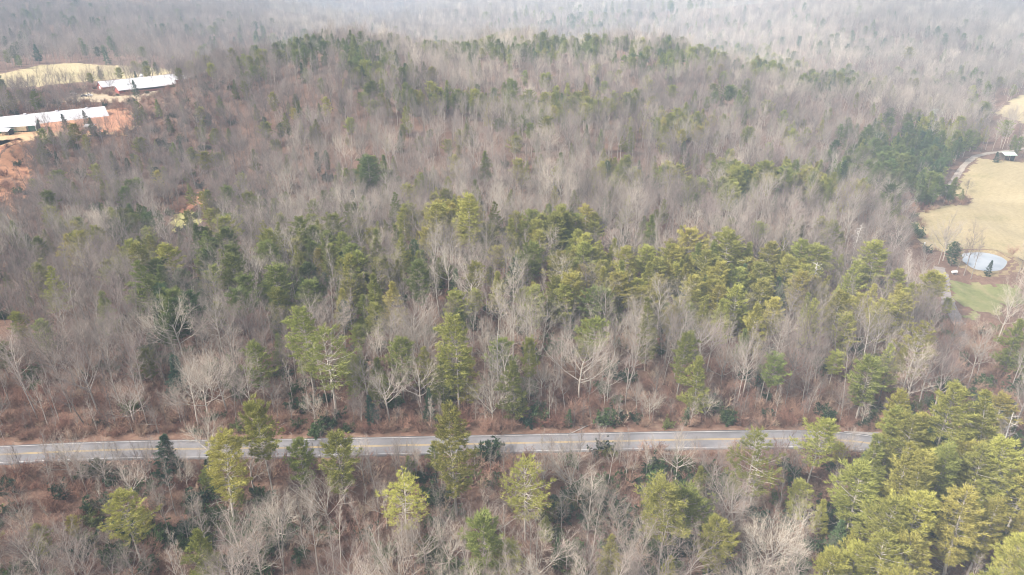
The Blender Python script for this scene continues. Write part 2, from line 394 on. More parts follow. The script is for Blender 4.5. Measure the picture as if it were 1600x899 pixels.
def pine_mesh(seed, H, base=.35, width=.17, gap=.85, shape='round', dens=1.0, droop=0.0, tuftk=11, tl=.68, dead=6, r=.012, tw=.06):
    rs = np.random.RandomState(seed); tr = Bag(); cr = Bag()
    P, _ = curve_pts(rs, np.array([0, 0, -.6]), unit(np.array([rs.normal(0, .02), rs.normal(0, .02), 1.])), H + .4, 12, .02, .015)
    t = np.linspace(0, 1, 13); tr.tube(P, r * H * (1 - t * .93), 7)
    def on(f):
        x = f * 12; i = min(int(x), 11); return P[i] + (P[i + 1] - P[i]) * (x - i)
    for c in range(dead):
        f = rs.uniform(base * .55, base * 1.25); az = rs.rand() * 6.28
        d = np.array([math.cos(az), math.sin(az), rs.uniform(-.15, .3)]); L = width * H * rs.uniform(.35, .9)
        Q, _ = curve_pts(rs, on(f), unit(d), L, 3, -.02, .1); tr.tube(Q, .05 * (1 - np.linspace(0, 1, 4) * .8), 3)
        for s in range(3):
            Q2, _ = curve_pts(rs, Q[1 + s % 2], perp(rs, unit(d), .8, rs.rand() * 6), L * .35, 2, 0, .1); tr.tube(Q2, [.025, .015, .006], 3)
    z = base * H; side = rs.rand(8) * .8 + .6
    while z < H * .985:
        f = z / H; g = (f - base) / (1 - base)
        if shape == 'round': prof = (math.sin(min(1, g * 1.25 + .28) * math.pi / 2) if g < .5 else 1) * (1 - max(0, g - .35) ** 1.7 * 1.55)
        elif shape == 'cone': prof = (1 - g) ** .8 * (.75 + .25 * min(1, g * 5)) + .04
        else: prof = min(1, .45 + g * 1.6) * (1 - max(0, g - .55) ** 1.5 * 2.6)
        nb = rs.randint(4, 7); a0 = rs.rand() * 6.28
        for b in range(nb):
            if rs.rand() > .88 * min(1.1, dens): continue
            az = a0 + b * 6.283 / nb + rs.normal(0, .2)
            L = max(.35, width * H * prof * rs.uniform(.62, 1.22) * side[int(az / .785) % 8])
            d = unit(np.array([math.cos(az), math.sin(az), .12 + .75 * g ** 2 - droop]))
            Q, _ = curve_pts(rs, on(min(f + rs.normal(0, .006), .99)), d, L, 4, .06 - droop * .25, .07)
            tr.tube(Q, (.012 + .013 * L) * (1 - np.linspace(0, 1, 5) * .8), 3)
            nt = max(3, int(L * 3.2 * dens))
            for q in range(nt):
                s = rs.uniform(.28, 1.0) ** .8; x = s * 4; i = min(int(x), 3); p = Q[i] + (Q[i + 1] - Q[i]) * (x - i)
                sd_ = np.array([-math.sin(az), math.cos(az), 0]) * rs.normal(0, .20) * L * (1.05 - .55 * s)
                p = p + sd_ + np.array([0, 0, rs.normal(.02, .05)])
                tuft(cr, rs, p, unit(d + sd_ * .5), tl * rs.uniform(.8, 1.2), tw, tuftk)
        z += gap * rs.uniform(.75, 1.25) * (1 - .35 * g)
    for q in range(6): tuft(cr, rs, on(.985) + np.array([0, 0, q * .08]), np.array([0, 0, 1.]), tl, tw, tuftk)
    return tr, cr

def shrub_mesh(seed, R, H, leaves=True):
    rs = np.random.RandomState(seed); st = Bag(); fo = Bag()
    for k in range(9 if leaves else 14):
        az = rs.rand() * 6.28; sp = rs.uniform(.2, 1)
        d = unit(np.array([math.cos(az) * sp, math.sin(az) * sp, rs.uniform(.8, 1.5)])); L = H * rs.uniform(.65, 1.1)
        Q, _ = curve_pts(rs, np.array([math.cos(az), math.sin(az), 0]) * R * .18 - np.array([0, 0, .2]), d, L, 4, .05, .12)
        st.tube(Q, (.035 if leaves else .04) * (1 - np.linspace(0, 1, 5) * .8), 3)
        for c in range(5 if leaves else 9):
            i = 1 + c % 3; Q2, _ = curve_pts(rs, Q[i], perp(rs, unit(Q[i + 1] - Q[i]), rs.uniform(.4, .9), rs.rand() * 6.28), L * .45, 3, .05, .15)
            if leaves:
                st.tube(Q2, [.02, .014, .01, .005], 3)
                for q in range(5):
                    tuft(fo, rs, Q2[rs.randint(1, 4)] + rs.normal(0, .16, 3), unit(np.array([rs.normal(), rs.normal(), 1.2])), .34, .07, 12, 1.3, .8)
            else:
                fo.tube(Q2, [.02, .014, .01, .005], 3)
                for q in range(6):
                    s = rs.randint(0, 3); dd = perp(rs, unit(Q2[s + 1] - Q2[s]), rs.uniform(.3, .8), rs.rand() * 6.28) * L * rs.uniform(.12, .26)
                    u = unit(np.cross(dd, rs.normal(0, 1, 3))) * .014; fo.tris([Q2[s] - u, Q2[s] + u, Q2[s] + dd])
    return st, fo

FORMS = {
    'tall': dict(stem=.80, clear=.42, width=.27, limbs=15, ang=60, up=.17, kids=(8, 6, 5), taper=.75, r=.0095),
    'narrow': dict(stem=.90, clear=.42, width=.17, limbs=15, ang=54, up=.20, kids=(7, 6, 5), taper=.85, r=.008),
    'broad': dict(stem=.50, clear=.42, width=.46, limbs=12, ang=68, up=.14, kids=(9, 7, 5), taper=.5, r=.013, lr=.45),
    'forked': dict(stem=.50, clear=.62, width=.40, limbs=9, ang=50, up=.12, kids=(9, 7, 5), taper=.4, r=.0115, lr=.58),
    'leaning': dict(stem=.76, clear=.42, width=.28, limbs=13, ang=60, up=.15, kids=(8, 6, 5), taper=.7, r=.010, lean=.22),
    'vase': dict(stem=.30, clear=.60, width=.60, limbs=10, ang=46, up=.08, kids=(9, 7, 5), taper=.35, r=.013, lr=.55),
}
FORM_WORDS = {'tall': 'tall straight', 'narrow': 'slender narrow-crowned', 'broad': 'broad round-crowned', 'forked': 'forked', 'leaning': 'leaning', 'vase': 'fan-shaped'}
BARE = []      # (form, height, trunk mesh, crown mesh)
for k, (fm, hh) in enumerate([('tall', 20), ('narrow', 19), ('broad', 18), ('forked', 19), ('tall', 18), ('leaning', 18), ('vase', 13), ('broad', 20), ('narrow', 17), ('forked', 17)]):
    BARE.append((fm, hh, *put_tree(*bare_tree_mesh(100 + k, hh, FORMS[fm]), 'bare', M['bark'], M['twigs'])))
PINE = []
for k, (hh, kw) in enumerate([
    (26, dict(base=.28, width=.20, gap=.95, shape='round', dead=9, dens=1.15)),
    (24, dict(base=.40, width=.24, gap=1.0, shape='round', dead=12, dens=1.1)),
    (22, dict(base=.22, width=.22, gap=.9, shape='cone', dead=5, dens=1.15)),
    (18, dict(base=.48, width=.24, gap=.65, shape='top', dead=10, dens=1.15)),
    (16, dict(base=.30, width=.28, gap=.7, shape='round', dead=5, dens=1.2)),
    (14, dict(base=.15, width=.27, gap=.62, shape='cone', dead=2, dens=1.2)),
    (24, dict(base=.36, width=.26, gap=1.25, shape='round', dead=14, dens=.9)),
]):
    PINE.append(('pine', hh, *put_tree(*pine_mesh(300 + k, hh, **kw), 'pine', M['bark'], M['needles'])))
HEM = []
for k, (hh, kw) in enumerate([(14, dict(base=.08, width=.24, gap=.5, shape='cone', dead=0, droop=.12, tl=.42, dens=1.25)),
                              (10, dict(base=.05, width=.27, gap=.42, shape='cone', dead=0, droop=.1, tl=.4, dens=1.3)),
                              (16, dict(base=.15, width=.20, gap=.55, shape='round', dead=2, droop=.1, tl=.42, dens=1.1))]):
    HEM.append(('hemlock', hh, *put_tree(*pine_mesh(400 + k, hh, **kw), 'hemlock', M['bark'], M['hem'])))
SHRUB = [('shrub', h, *put_tree(*shrub_mesh(500 + k, r, h, True), 'shrub', M['bark'], M['leafy'])) for k, (r, h) in enumerate([(2, 2.6), (2.4, 3.4), (1.6, 2.0)])]
BRUSH = [('brush', h, *put_tree(*shrub_mesh(520 + k, r, h, False), 'brush', M['brush'], M['brush'])) for k, (r, h) in enumerate([(1.6, 3.2), (1.8, 4.2), (1.3, 2.2)])]
def snag_mesh(seed, H):
    rs = np.random.RandomState(seed); tr = Bag(); tw = Bag()
    P, _ = curve_pts(rs, np.array([0, 0, -.5]), np.array([0, 0, 1.]), H, 7, .02, .03); tr.tube(P, .016 * H * (1 - np.linspace(0, 1, 8) * .8), 6)
    for c in range(26):
        f = .35 + .63 * c / 26; x = f * 7; i = min(int(x), 6); q = P[i] + (P[i + 1] - P[i]) * (x - i); az = c * 2.4
        L = H * .17 * (1.25 - f) * rs.uniform(.6, 1.3) + .6
        Q, _ = curve_pts(rs, q, unit(np.array([math.cos(az), math.sin(az), .35])), L, 4, -.03, .14); tw.tube(Q, .065 * (1 - np.linspace(0, 1, 5) * .8), 3)
        for s in range(4):
            Q2, _ = curve_pts(rs, Q[1 + s % 3], perp(rs, unit(Q[3] - Q[2]), .9, rs.rand() * 6.28), L * .4, 2, 0, .1); tw.tube(Q2, [.03, .02, .008], 3)
    return tr, tw
SNAG = [('snag', 16, *put_tree(*snag_mesh(600, 16), 'snag', M['dead'], M['dead'])), ('snag', 13, *put_tree(*snag_mesh(601, 13), 'snag', M['dead'], M['dead']))]

def plant(name, proto, x, y, h, rz, tint, label, cat, group=None, crown='crown', trunk='trunk', wide=1.0):
    e = empty(name, (x, y, gz(x, y)), rz); s = h / proto[1]; e.scale = (s * wide, s * wide, s)
    tag(e, label, cat, group)
    a = obj(trunk, proto[2], parent=e); b = obj(crown, proto[3], parent=e)
    a['tint'] = float(tint); b['tint'] = float(tint); e['tint'] = float(tint)
    return e

# ------------------------------------------------------------------ ground sheet
def ground_mat():
    m, n, l, b = mat('forest_floor', .95, .05); g = world_pos(n)
    t1 = noise(n, l, .035, 6, .6, g); t2 = noise(n, l, .55, 6, .7, g); t3 = noise(n, l, 3.5, 4, .7, g)
    c = ramp(n, l, t1.outputs['Fac'], [(.3, (.10, .06, .044)), (.5, (.135, .08, .058)), (.7, (.165, .11, .082))])
    c2 = ramp(n, l, t2.outputs['Fac'], [(.3, (.075, .048, .036)), (.5, (.17, .10, .072)), (.72, (.33, .235, .17))])
    o = mix(n, l, .55, c.outputs['Color'], c2.outputs['Color'])
    c3 = ramp(n, l, t3.outputs['Fac'], [(.35, (.07, .045, .035)), (.65, (.28, .19, .15))])
    o = mix(n, l, .28, o, c3.outputs['Color'])
    l.new(o, b.inputs['Base Color'])
    bp = n.new('ShaderNodeBump'); bp.inputs['Distance'].default_value = .3; bp.inputs['Strength'].default_value = .6
    l.new(t3.outputs['Fac'], bp.inputs['Height']); l.new(bp.outputs[0], b.inputs['Normal'])
    return m
nx, ny = XX.shape
V = np.stack([XX, YY, ZZ], -1).reshape(-1, 3)
i = (np.arange(nx - 1)[:, None] * ny + np.arange(ny - 1)[None]).ravel()
tag(obj('ground', mesh_np('ground', V, [np.stack([i, i + ny, i + ny + 1, i + 1], 1)], True), ground_mat()),
    'reddish brown leaf-littered ground rolling up into wooded hills', None, None, 'structure')

def patch(name, poly, material, lift, step=2.0, label=None, edge=2.2, seed=0):
    lo = poly.min(0) - 2; hi = poly.max(0) + 2
    xs = np.arange(lo[0], hi[0], step); ys = np.arange(lo[1], hi[1], step)
    X, Y = np.meshgrid(xs, ys, indexing='ij')
    D = poly_dist(poly, X + step / 2, Y + step / 2) + (N2(X / 6 + seed, Y / 6) - .5) * 2 * edge + (N3(X / 2.3, Y / 2.3 + seed) - .5) * edge
    keep = D < 0
    keep[-1, :] = False; keep[:, -1] = False
    Z = ground(X, Y) + lift
    k = len(ys); idx = (np.arange(len(xs))[:, None] * k + np.arange(k)[None])[keep]
    F = np.stack([idx, idx + k, idx + k + 1, idx + 1], 1)
    used, inv = np.unique(F, return_inverse=True)
    VV = np.stack([X, Y, Z], -1).reshape(-1, 3)[used]
    o = obj(name, mesh_np(name, VV, [inv.reshape(-1, 4)], True), material); o['kind'] = 'structure'
    if label: o['label'] = label
    return o
def cover_mat(name, a, b_, c, s=.05, fine=1.2, stripes=None):
    m, n, l, b = mat(name, .95, .05); g = world_pos(n)
    t1 = noise(n, l, s, 5, .6, g, .5); t2 = noise(n, l, fine, 5, .7, g)
    r = ramp(n, l, t1.outputs['Fac'], [(.32, a), (.5, b_), (.68, c)])
    r2 = ramp(n, l, t2.outputs['Fac'], [(.3, tuple(v * .6 for v in a)), (.7, tuple(min(1, v * 1.35) for v in b_))])
    o = mix(n, l, .35, r.outputs['Color'], r2.outputs['Color'])
    if stripes:
        cx, cy = stripes
        mp = n.new('ShaderNodeMapping'); mp.inputs['Location'].default_value = (-cx, -cy, 0); l.new(g, mp.inputs['Vector'])
        w = n.new('ShaderNodeTexWave'); w.wave_type = 'RINGS'; w.rings_direction = 'Z'; w.inputs['Scale'].default_value = .09; w.inputs['Distortion'].default_value = 12
        w.inputs['Detail'].default_value = 3; w.inputs['Detail Scale'].default_value = .12; l.new(mp.outputs[0], w.inputs['Vector'])
        t9 = noise(n, l, .02, 3, .5, g); f = math_n(n, l, 'MULTIPLY', math_n(n, l, 'MULTIPLY', w.outputs['Fac'], t9.outputs['Fac']), .18)
        o = mix(n, l, f, o, tuple(min(1, v * 1.2) for v in c))
    l.new(o, b.inputs['Base Color']); return m
grassM = cover_mat('dry_meadow', (.21, .185, .09), (.31, .25, .145), (.38, .31, .19), .03, .8, (330, 250))
grass2 = cover_mat('far_meadow', (.27, .24, .12), (.38, .31, .18), (.42, .35, .22), .03, .6)
lawnM = cover_mat('green_lawn', (.12, .14, .05), (.20, .20, .09), (.30, .24, .14), .13, 1.2)
clayM = cover_mat('red_clay', (.36, .17, .10), (.46, .23, .14), (.44, .31, .19), .08, .5)
yardM = cover_mat('clay_and_straw', (.46, .25, .14), (.50, .36, .21), (.46, .38, .24), .045, .4)
bankM = cover_mat('rough_bank', (.10, .07, .06), (.40, .21, .12), (.26, .12, .08), .12, .4)
mudM = cover_mat('pond_margin', (.20, .14, .09), (.27, .21, .12), (.23, .19, .10), .15, 1.5)
patch('field', FIELD, grassM, .10, 2.0, 'dry yellow meadow with curved mowing lines above the pond', 1.6, 1)
patch('field', FIELD2, grass2, .15, 4.0, 'pale meadow across the valley behind the long farm sheds', 4, 2)
patch('field', FIELD3, grass2, .15, 3.0, 'small tan meadow in the woods beyond the open shed', 2, 3)
patch('field', FIELD4, grass2, .15, 3.0, 'yellow grass strip behind the long white-roofed shed', 2, 4)
patch('lawn', LAWN, lawnM, .10, 1.6, 'green grass patch below the pond', 3, 5)
patch('clay_yard', CLAYYARD, clayM, .2, 2.0, 'raw orange clay cut beside the end of the long shed', 3, 12)
patch('farm_yard', YARD, yardM, .12, 2.0, 'bare orange clay yard around the long white-roofed shed', 2, 6)
patch('farm_yard', YARD2, cover_mat('pale_yard', (.36, .28, .17), (.46, .37, .26), (.50, .42, .33), .05, .5), .12, 2.0, 'pale dirt yard before the red-ended sheds', 2, 7)
patch('clay_clearing', CLAY, clayM, .12, 1.6, 'strip of bare orange clay on the wooded slope', 1.5, 8)
patch('glade', GLADE, cover_mat('glade_grass', (.30, .30, .10), (.42, .38, .16), (.48, .40, .2), .1, .6), .12, 1.6, 'small yellow-green grass glade on the wooded slope', 1.5, 9)
patch('bank', BANK, bankM, .12, 2.0, 'steep rough clay bank below the farm yard', 2.5, 10)
PM = (POND - POND.mean(0)) * 1.75 + POND.mean(0)
patch('pond_margin', PM, mudM, .07, 1.2, 'brown rough margin around the pond', 1.8, 11)
# pond
m, n, l, b = mat('pond_water', .12, .5)
t = noise(n, l, .12, 3, .5, world_pos(n)); r = ramp(n, l, t.outputs['Fac'], [(.3, (.28, .30, .31)), (.7, (.38, .39, .40))])  # pale greys put the sky's whitish reflection into the silty base colour
l.new(r.outputs['Color'], b.inputs['Base Color'])
pc = (POND - POND.mean(0)) * 1.14 + POND.mean(0); pc = catmull(list(pc) + [pc[0]], 1.5)[:-1]
me = bpy.data.meshes.new('pond'); me.from_pydata([(x, y, POND_Z) for x, y in pc], [], [list(range(len(pc)))]); me.update()
tag(obj('pond', me, m), 'pale silvery pond at the foot of the dry meadow', None, None, 'structure')

# ------------------------------------------------------------------ roads
def asphalt(name, a, b_, sc=.25):
    m, n, l, b = mat(name, .85, .25); g = world_pos(n)
    t1 = noise(n, l, sc, 5, .6, g); t2 = noise(n, l, 4, 4, .7, g)
    r = ramp(n, l, t1.outputs['Fac'], [(.35, a), (.65, b_)])
    o = mix(n, l, math_n(n, l, 'MULTIPLY', t2.outputs['Fac'], .35), r.outputs['Color'], tuple(v * .6 for v in a))
    l.new(o, b.inputs['Base Color']); return m
def frame(line):
    T = np.gradient(line, axis=0); T /= np.linalg.norm(T, axis=1)[:, None]; return T, np.stack([-T[:, 1], T[:, 0]], 1)
def ribbon(name, line, off0, off1, lift, material, parent=None, thick=0.0, jitter=0.0, zfun=None):
    T, Nn = frame(line); cols = []
    rs = np.random.RandomState(3); k = 5 if abs(off1 - off0) > 1 else 2
    for c in range(k):
        f = off0 + (off1 - off0) * c / (k - 1)
        p = line + Nn * (f + rs.normal(0, max(jitter, 1e-6), len(line)) * (c in (0, k - 1)))[:, None]
        z = zfun(p) if zfun else ground(p[:, 0], p[:, 1])
        cols.append(np.concatenate([p, (z + lift)[:, None]], 1))
    if thick:
        cols = [cols[0] - np.array([0, 0, thick])] + cols + [cols[-1] - np.array([0, 0, thick])]; k += 2
    m_ = len(line); VV = np.stack(cols, 1).reshape(-1, 3)
    i = (np.arange(m_ - 1)[:, None] * k + np.arange(k - 1)[None]).ravel()
    o = obj(name, mesh_np(name, VV, [np.stack([i, i + 1, i + k + 1, i + k], 1)[:, ::-1]], True), material, parent)
    return o
flat0 = lambda p: np.zeros(len(p)) + .30
asph = asphalt('worn_asphalt', (.15, .145, .15), (.25, .24, .245), .10)
road = ribbon('road', ROAD, -3.35, 3.35, .12, asph, thick=.5, zfun=flat0)
tag(road, 'grey two-lane road with double yellow centre line and white edges', None, None, 'structure')
paintW = cover_mat('white_paint', (.36, .35, .35), (.50, .49, .48), (.60, .59, .58), .35, 3)
paintY = cover_mat('yellow_paint', (.36, .26, .11), (.46, .33, .13), (.50, .37, .17), .35, 3)
for a, b2, pm in ((2.85, 2.99, paintW), (-2.99, -2.85, paintW), (.10, .24, paintY), (-.24, -.10, paintY)):
    ribbon('edge_line' if pm is paintW else 'centre_line', ROAD, a, b2, .126, pm, road, zfun=flat0)
verge = cover_mat('road_verge', (.11, .066, .05), (.18, .11, .08), (.29, .21, .155), .35, 1.6)
o = ribbon('verge', ROAD, 3.35, 6.4, .07, verge, jitter=.25); tag(o, 'bare red-brown verge along the far edge of the road', None, None, 'structure')
o = ribbon('verge', ROAD, -5.2, -3.35, .07, verge, jitter=.2); tag(o, 'narrow dry grass verge along the near edge of the road', None, None, 'structure')
grav = asphalt('gravel_lane', (.20, .175, .16), (.30, .265, .245), .4)
o = ribbon('lane', LANE, -1.9, 1.9, .16, grav, jitter=.25); tag(o, 'narrow grey lane climbing from the road towards the pond', None, None, 'structure')
o = ribbon('lane', FORK, -2.6, 2.6, .14, grav, jitter=.3); tag(o, 'short gravel spur turning off the grey lane', None, None, 'structure')
o = ribbon('lane', LANE2, -1.5, 1.5, .18, asphalt('pale_track', (.27, .23, .19), (.36, .31, .26), .4), jitter=.2); tag(o, 'pale track curving round the top of the dry meadow', None, None, 'structure')
# widened mouth of the lane
JX = np.array([at_z(px, py)[:2] for px, py in [(1318, 676), (1372, 678), (1400, 690), (1420, 712), (1390, 716), (1330, 700)]])
me = bpy.data.meshes.new('junction_apron'); me.from_pydata([(x, y, .406) for x, y in JX], [], [list(range(len(JX)))]); me.update()
tag(obj('junction_apron', me, asphalt('apron_gravel', (.22, .20, .19), (.32, .30, .285), .4)), 'wide gravel mouth where the lane meets the road', None, None, 'structure')

# ------------------------------------------------------------------ buildings and farm things
BUILT = []
def plain(name, col, rough=.7, spec=.2, var=.12, sc=.6, bands=None):
    m, n, l, b = mat(name, rough, spec)
    tc = n.new('ShaderNodeTexCoord'); t = noise(n, l, sc, 5, .65, tc.outputs['Object'])
    r = ramp(n, l, t.outputs['Fac'], [(.3, tuple(v * (1 - var) for v in col)), (.7, tuple(min(1, v * (1 + var)) for v in col))])
    o = r.outputs['Color']
    if bands:
        w = n.new('ShaderNodeTexWave'); w.bands_direction = 'X'; w.inputs['Scale'].default_value = bands; w.inputs['Distortion'].default_value = .3
        l.new(tc.outputs['Object'], w.inputs['Vector'])
        o = mix(n, l, math_n(n, l, 'MULTIPLY', w.outputs['Fac'], .3), o, tuple(v * .78 for v in col))
    l.new(o, b.inputs['Base Color']); return m
B_ = {'white_roof': plain('white_metal_roof', (.62, .61, .62), .5, .4, .14, .12, .30), 'pale_wall': plain('pale_siding', (.42, .40, .38)), 'red': plain('faded_red_siding', (.36, .12, .10)),
      'green': plain('green_siding', (.05, .20, .13)), 'tan': plain('tan_panel', (.42, .34, .22)), 'dark': plain('dark_opening', (.03, .03, .035)), 'grey': plain('grey_metal', (.35, .36, .38), .45, .5),
      'wood': plain('weathered_boards', (.22, .18, .15)), 'white': plain('white_paintwork', (.78, .78, .78), .35, .5, .05), 'glass': plain('dark_glass', (.03, .035, .04), .1, .6), 'tyre': plain('tyre_rubber', (.025, .025, .025)),
      'mint': plain('pale_green_roof', (.50, .62, .55), .5, .4, .1, .4, .8), 'blue': plain('dark_blue_paint', (.06, .08, .12), .35, .5), 'dull': plain('dull_metal_roof', (.60, .60, .60), .5, .4, .12, .15, .35)}
def boxes(name, L, material, parent):
    VV = []; FF = []
    for x0, x1, y0, y1, z0, z1 in L:
        k = len(VV); VV += [(x, y, z) for x in (x0, x1) for y in (y0, y1) for z in (z0, z1)]
        FF += [tuple(k + q for q in f) for f in ((0, 1, 3, 2), (4, 6, 7, 5), (0, 4, 5, 1), (2, 3, 7, 6), (0, 2, 6, 4), (1, 5, 7, 3))]
    me = bpy.data.meshes.new(name); me.from_pydata(VV, [], FF); me.update(); return obj(name, me, material, parent)
def prism(name, prof, x0, x1, material, parent):
    n_ = len(prof); VV = [(x0, y, z) for y, z in prof] + [(x1, y, z) for y, z in prof]
    me = bpy.data.meshes.new(name); me.from_pydata(VV, [], [tuple(range(n_))[::-1], tuple(range(n_, 2 * n_))] + [(k, (k + 1) % n_, n_ + (k + 1) % n_, n_ + k) for k in range(n_)]); me.update()
    return obj(name, me, material, parent)
def gable(name, label, cat, p0, p1, L, W, eave, ridge, wall, roof, end=None, group=None):
    """p0: the front corner where the length starts, p1: a point along the front"""
    a = math.atan2(p1[1] - p0[1], p1[0] - p0[0]); ux, uy = math.cos(a), math.sin(a)
    c = [(p0[0] + ux * i - uy * j, p0[1] + uy * i + ux * j) for i in (0, L) for j in (0, W)]
    z = max(gz(*q) for q in c[:2]) + .1
    e = empty(name, (p0[0], p0[1], z), a); tag(e, label, cat, group)
    BUILT.append(np.array([c[0], c[2], c[3], c[1]]))
    sl_ = (ridge - eave) / (W / 2)
    prism('wall', [(0, -3), (W, -3), (W, eave), (W / 2, ridge - .1), (0, eave)], 0, L, wall, e)
    o_ = .6
    prism('roof', [(-o_, eave - o_ * sl_ + .05), (W / 2, ridge), (W + o_, eave - o_ * sl_ + .05), (W + o_, eave - o_ * sl_ + .25), (W / 2, ridge + .2), (-o_, eave - o_ * sl_ + .25)], -o_, L + o_, roof, e)
    if end:
        for x0, x1 in ((-.06, -.003), (L + .003, L + .06)): prism('end_wall', [(.02, -.4), (W - .02, -.4), (W - .02, eave - .25), (W / 2, ridge - .35), (.02, eave - .25)], x0, x1, end, e)
    return e
Q = lambda px, py: on_ground(px, py)[:2]
# long shed, its far end first at the right, running off to the left
pa = np.array(at_z(169, 181, 16)[:2]); pb = np.array(at_z(0, 199.5, 16)[:2]); ax = (pb - pa) / np.linalg.norm(pb - pa); start = pa + ax * 150
g = gable('poultry_house', 'long white-roofed poultry house behind the green barn on orange clay', 'farm shed', start, pa, 150, 19, 2.8, 7.8, B_['pale_wall'], B_['white_roof'], B_['pale_wall'])
boxes('side_curtain', [(2, 148, -.05, -.003, .9, 2.0)], B_['dull'], g)
ux = 150 - np.linalg.norm(pa - np.array(at_z(20, 197, 16)[:2]))
v_ = boxes('roof_unit', [(ux, ux + 3.4, 3.0, 5.0, 4.2, 6.4), (ux + 4.0, ux + 8, 3.4, 5.2, 4.4, 6.0)], B_['grey'], g)
for k in range(9):
    xk = 8 + k * 16.5; boxes('ridge_vent', [(xk, xk + 1.4, 8.9, 10.1, 7.7, 8.5)], B_['white'], g)
boxes('end_door', [(150.065, 150.12, 6, 12, 0, 3.4)], B_['grey'], g)
# green barn
pa = np.array(at_z(57.5, 205.5, 15.5)[:2]); pb = np.array(at_z(0, 209.5, 15.5)[:2]); ax = (pb - pa) / np.linalg.norm(pb - pa)
g = gable('barn', 'green-sided barn with white metal roof in front of the long shed', 'barn', pa + ax * 34, pa, 34, 11, 3.4, 6.3, B_['green'], B_['white_roof'])
boxes('gable_opening', [(34.005, 34.05, 1.5, 9.5, .2, 3.3)], B_['dark'], g); boxes('corner_trim', [(33.7, 34.04, -.06, -.004, 0, 3.3)], B_['white'], g)
for k in range(4): boxes('stall_door', [(4 + k * 7, 7.4 + k * 7, -.05, -.003, 0, 2.7)], B_['dark'], g)
# tan box
def box_trailer(px0, px1, py):
    p0 = np.array(at_z(px0, py, 15)[:2]); p1 = np.array(at_z(px1, py - .6, 15)[:2]); a = math.atan2(*(p1 - p0)[::-1]); L = np.linalg.norm(p1 - p0)
    e = empty('box_trailer', (p0[0], p0[1], gz(*p0) + .05), a); tag(e, 'long tan box trailer standing before the green barn', 'trailer')
    BUILT.append(np.array([p0, p1, p1 + [0, 3], p0 + [0, 3]]))
    boxes('body', [(0, L, 0, 2.5, .8, 3.2)], B_['tan'], e); boxes('rear_door', [(L + .004, L + .06, .1, 2.4, .9, 3.1)], B_['wood'], e); boxes('chassis', [(.3, L - .3, .3, 2.2, .55, .797)], B_['grey'], e)
    for xw in (L - 3, L - 1.9):
        for yw in (.05, 2.15): wheel(e, xw, yw, .45)
def wheel(parent, x, y, r):
    th = np.linspace(0, 2 * math.pi, 15)[:-1]; VV = [(x + r * math.cos(t), y + d_, r + r * math.sin(t)) for d_ in (0, .26) for t in th]
    me = bpy.data.meshes.new('wheel'); me.from_pydata(VV, [], [tuple(range(14)), tuple(range(27, 13, -1))] + [(k, (k + 1) % 14, 14 + (k + 1) % 14, 14 + k) for k in range(14)]); me.update(); return obj('wheel', me, B_['tyre'], parent)
box_trailer(11, 43, 209.5)
def open_shed(name, label, cat, px0, px1, py, depth, hgt, roofm, z0=15, back=True):
    p0 = np.array(at_z(px0, py, z0)[:2]); p1 = np.array(at_z(px1, py, z0)[:2]); a = math.atan2(*(p1 - p0)[::-1]); L = np.linalg.norm(p1 - p0)
    e = empty(name, (p0[0], p0[1], gz(*((p0 + p1) / 2))), a); tag(e, label, cat); BUILT.append(np.array([p0, p1, p1 + [0, depth], p0 + [0, depth]]))
    for x in (0.1, L * .5, L - .3): 
        for y in (.1, depth - .3): boxes('post', [(x, x + .2, y, y + .2, -1, hgt - .05)], B_['wood'], e)
    prism('roof', [(-.5, hgt), (depth * .5, hgt + 1.2), (depth + .5, hgt + .2), (depth + .5, hgt + .35), (depth * .5, hgt + 1.38), (-.5, hgt + .15)], -.4, L + .4, roofm, e)
    if back: boxes('back_wall', [(.32, L - .32, depth - .52, depth - .4, -1, hgt - .1)], B_['wood'], e); boxes('side_wall', [(L - .08, L - .02, .32, depth - .6, -1, hgt - .1)], B_['dark'], e)
    return e
open_shed('field_shed', 'low white-roofed shed at the edge of the clay yard', 'shed', -6, 14.5, 214, 5, 2.4, B_['white_roof'])
e = open_shed('tool_shed', 'small grey shed with flat white top beside a bare tree', 'shed', 134, 147, 206.5, 4, 2.3, B_['white_roof'])
boxes('front_wall', [(.35, 4.2, .0, .08, -1, 2.1)], B_['wood'], e)
open_shed('hay_shed', 'open shed with pale green roof at the top of the dry meadow', 'shed', 1567.5, 1585, 253.5, 6, 3.6, B_['mint'], 1.5)
# the upper pair
pa = np.array(at_z(161, 142, 16)[:2]); pb = np.array(at_z(258, 131.5, 16)[:2])
g = gable('poultry_house', 'farthest long shed with red gable end and pale metal roof', 'farm shed', pa, pb, 84, 12, 2.4, 5.8, B_['red'], B_['white_roof'], B_['red'])
boxes('loading_door', [(-.11, -.064, 4, 7.5, .2, 2.6)], B_['white'], g)
pc_ = np.array(at_z(187, 147.5, 16)[:2])
g = gable('poultry_house', 'middle long shed with red gable end, in front of the farthest one', 'farm shed', pc_, pc_ + (pb - pa), 42, 9, 2.2, 4.8, B_['red'], B_['white_roof'], B_['red'])
boxes('side_opening', [(3, 39, -.05, -.003, .6, 2.0)], B_['dark'], g)
# hidden cottage among the right-hand woods
p0 = np.array(at_z(1453, 185, 4)[:2]); p1 = np.array(at_z(1466, 184.5, 4)[:2])
g = gable('cottage', 'little house with pale green roof hidden in the woods above the meadow', 'house', p0, p1, 9, 7, 4.2, 6.6, B_['pale_wall'], B_['mint'])
boxes('window', [(1.5, 2.7, -.05, -.003, 1.6, 2.8)], B_['glass'], g); boxes('window', [(6, 7.2, -.05, -.003, 1.6, 2.8)], B_['glass'], g); boxes('door', [(4, 5, -.05, -.003, 0, 2.1)], B_['wood'], g)
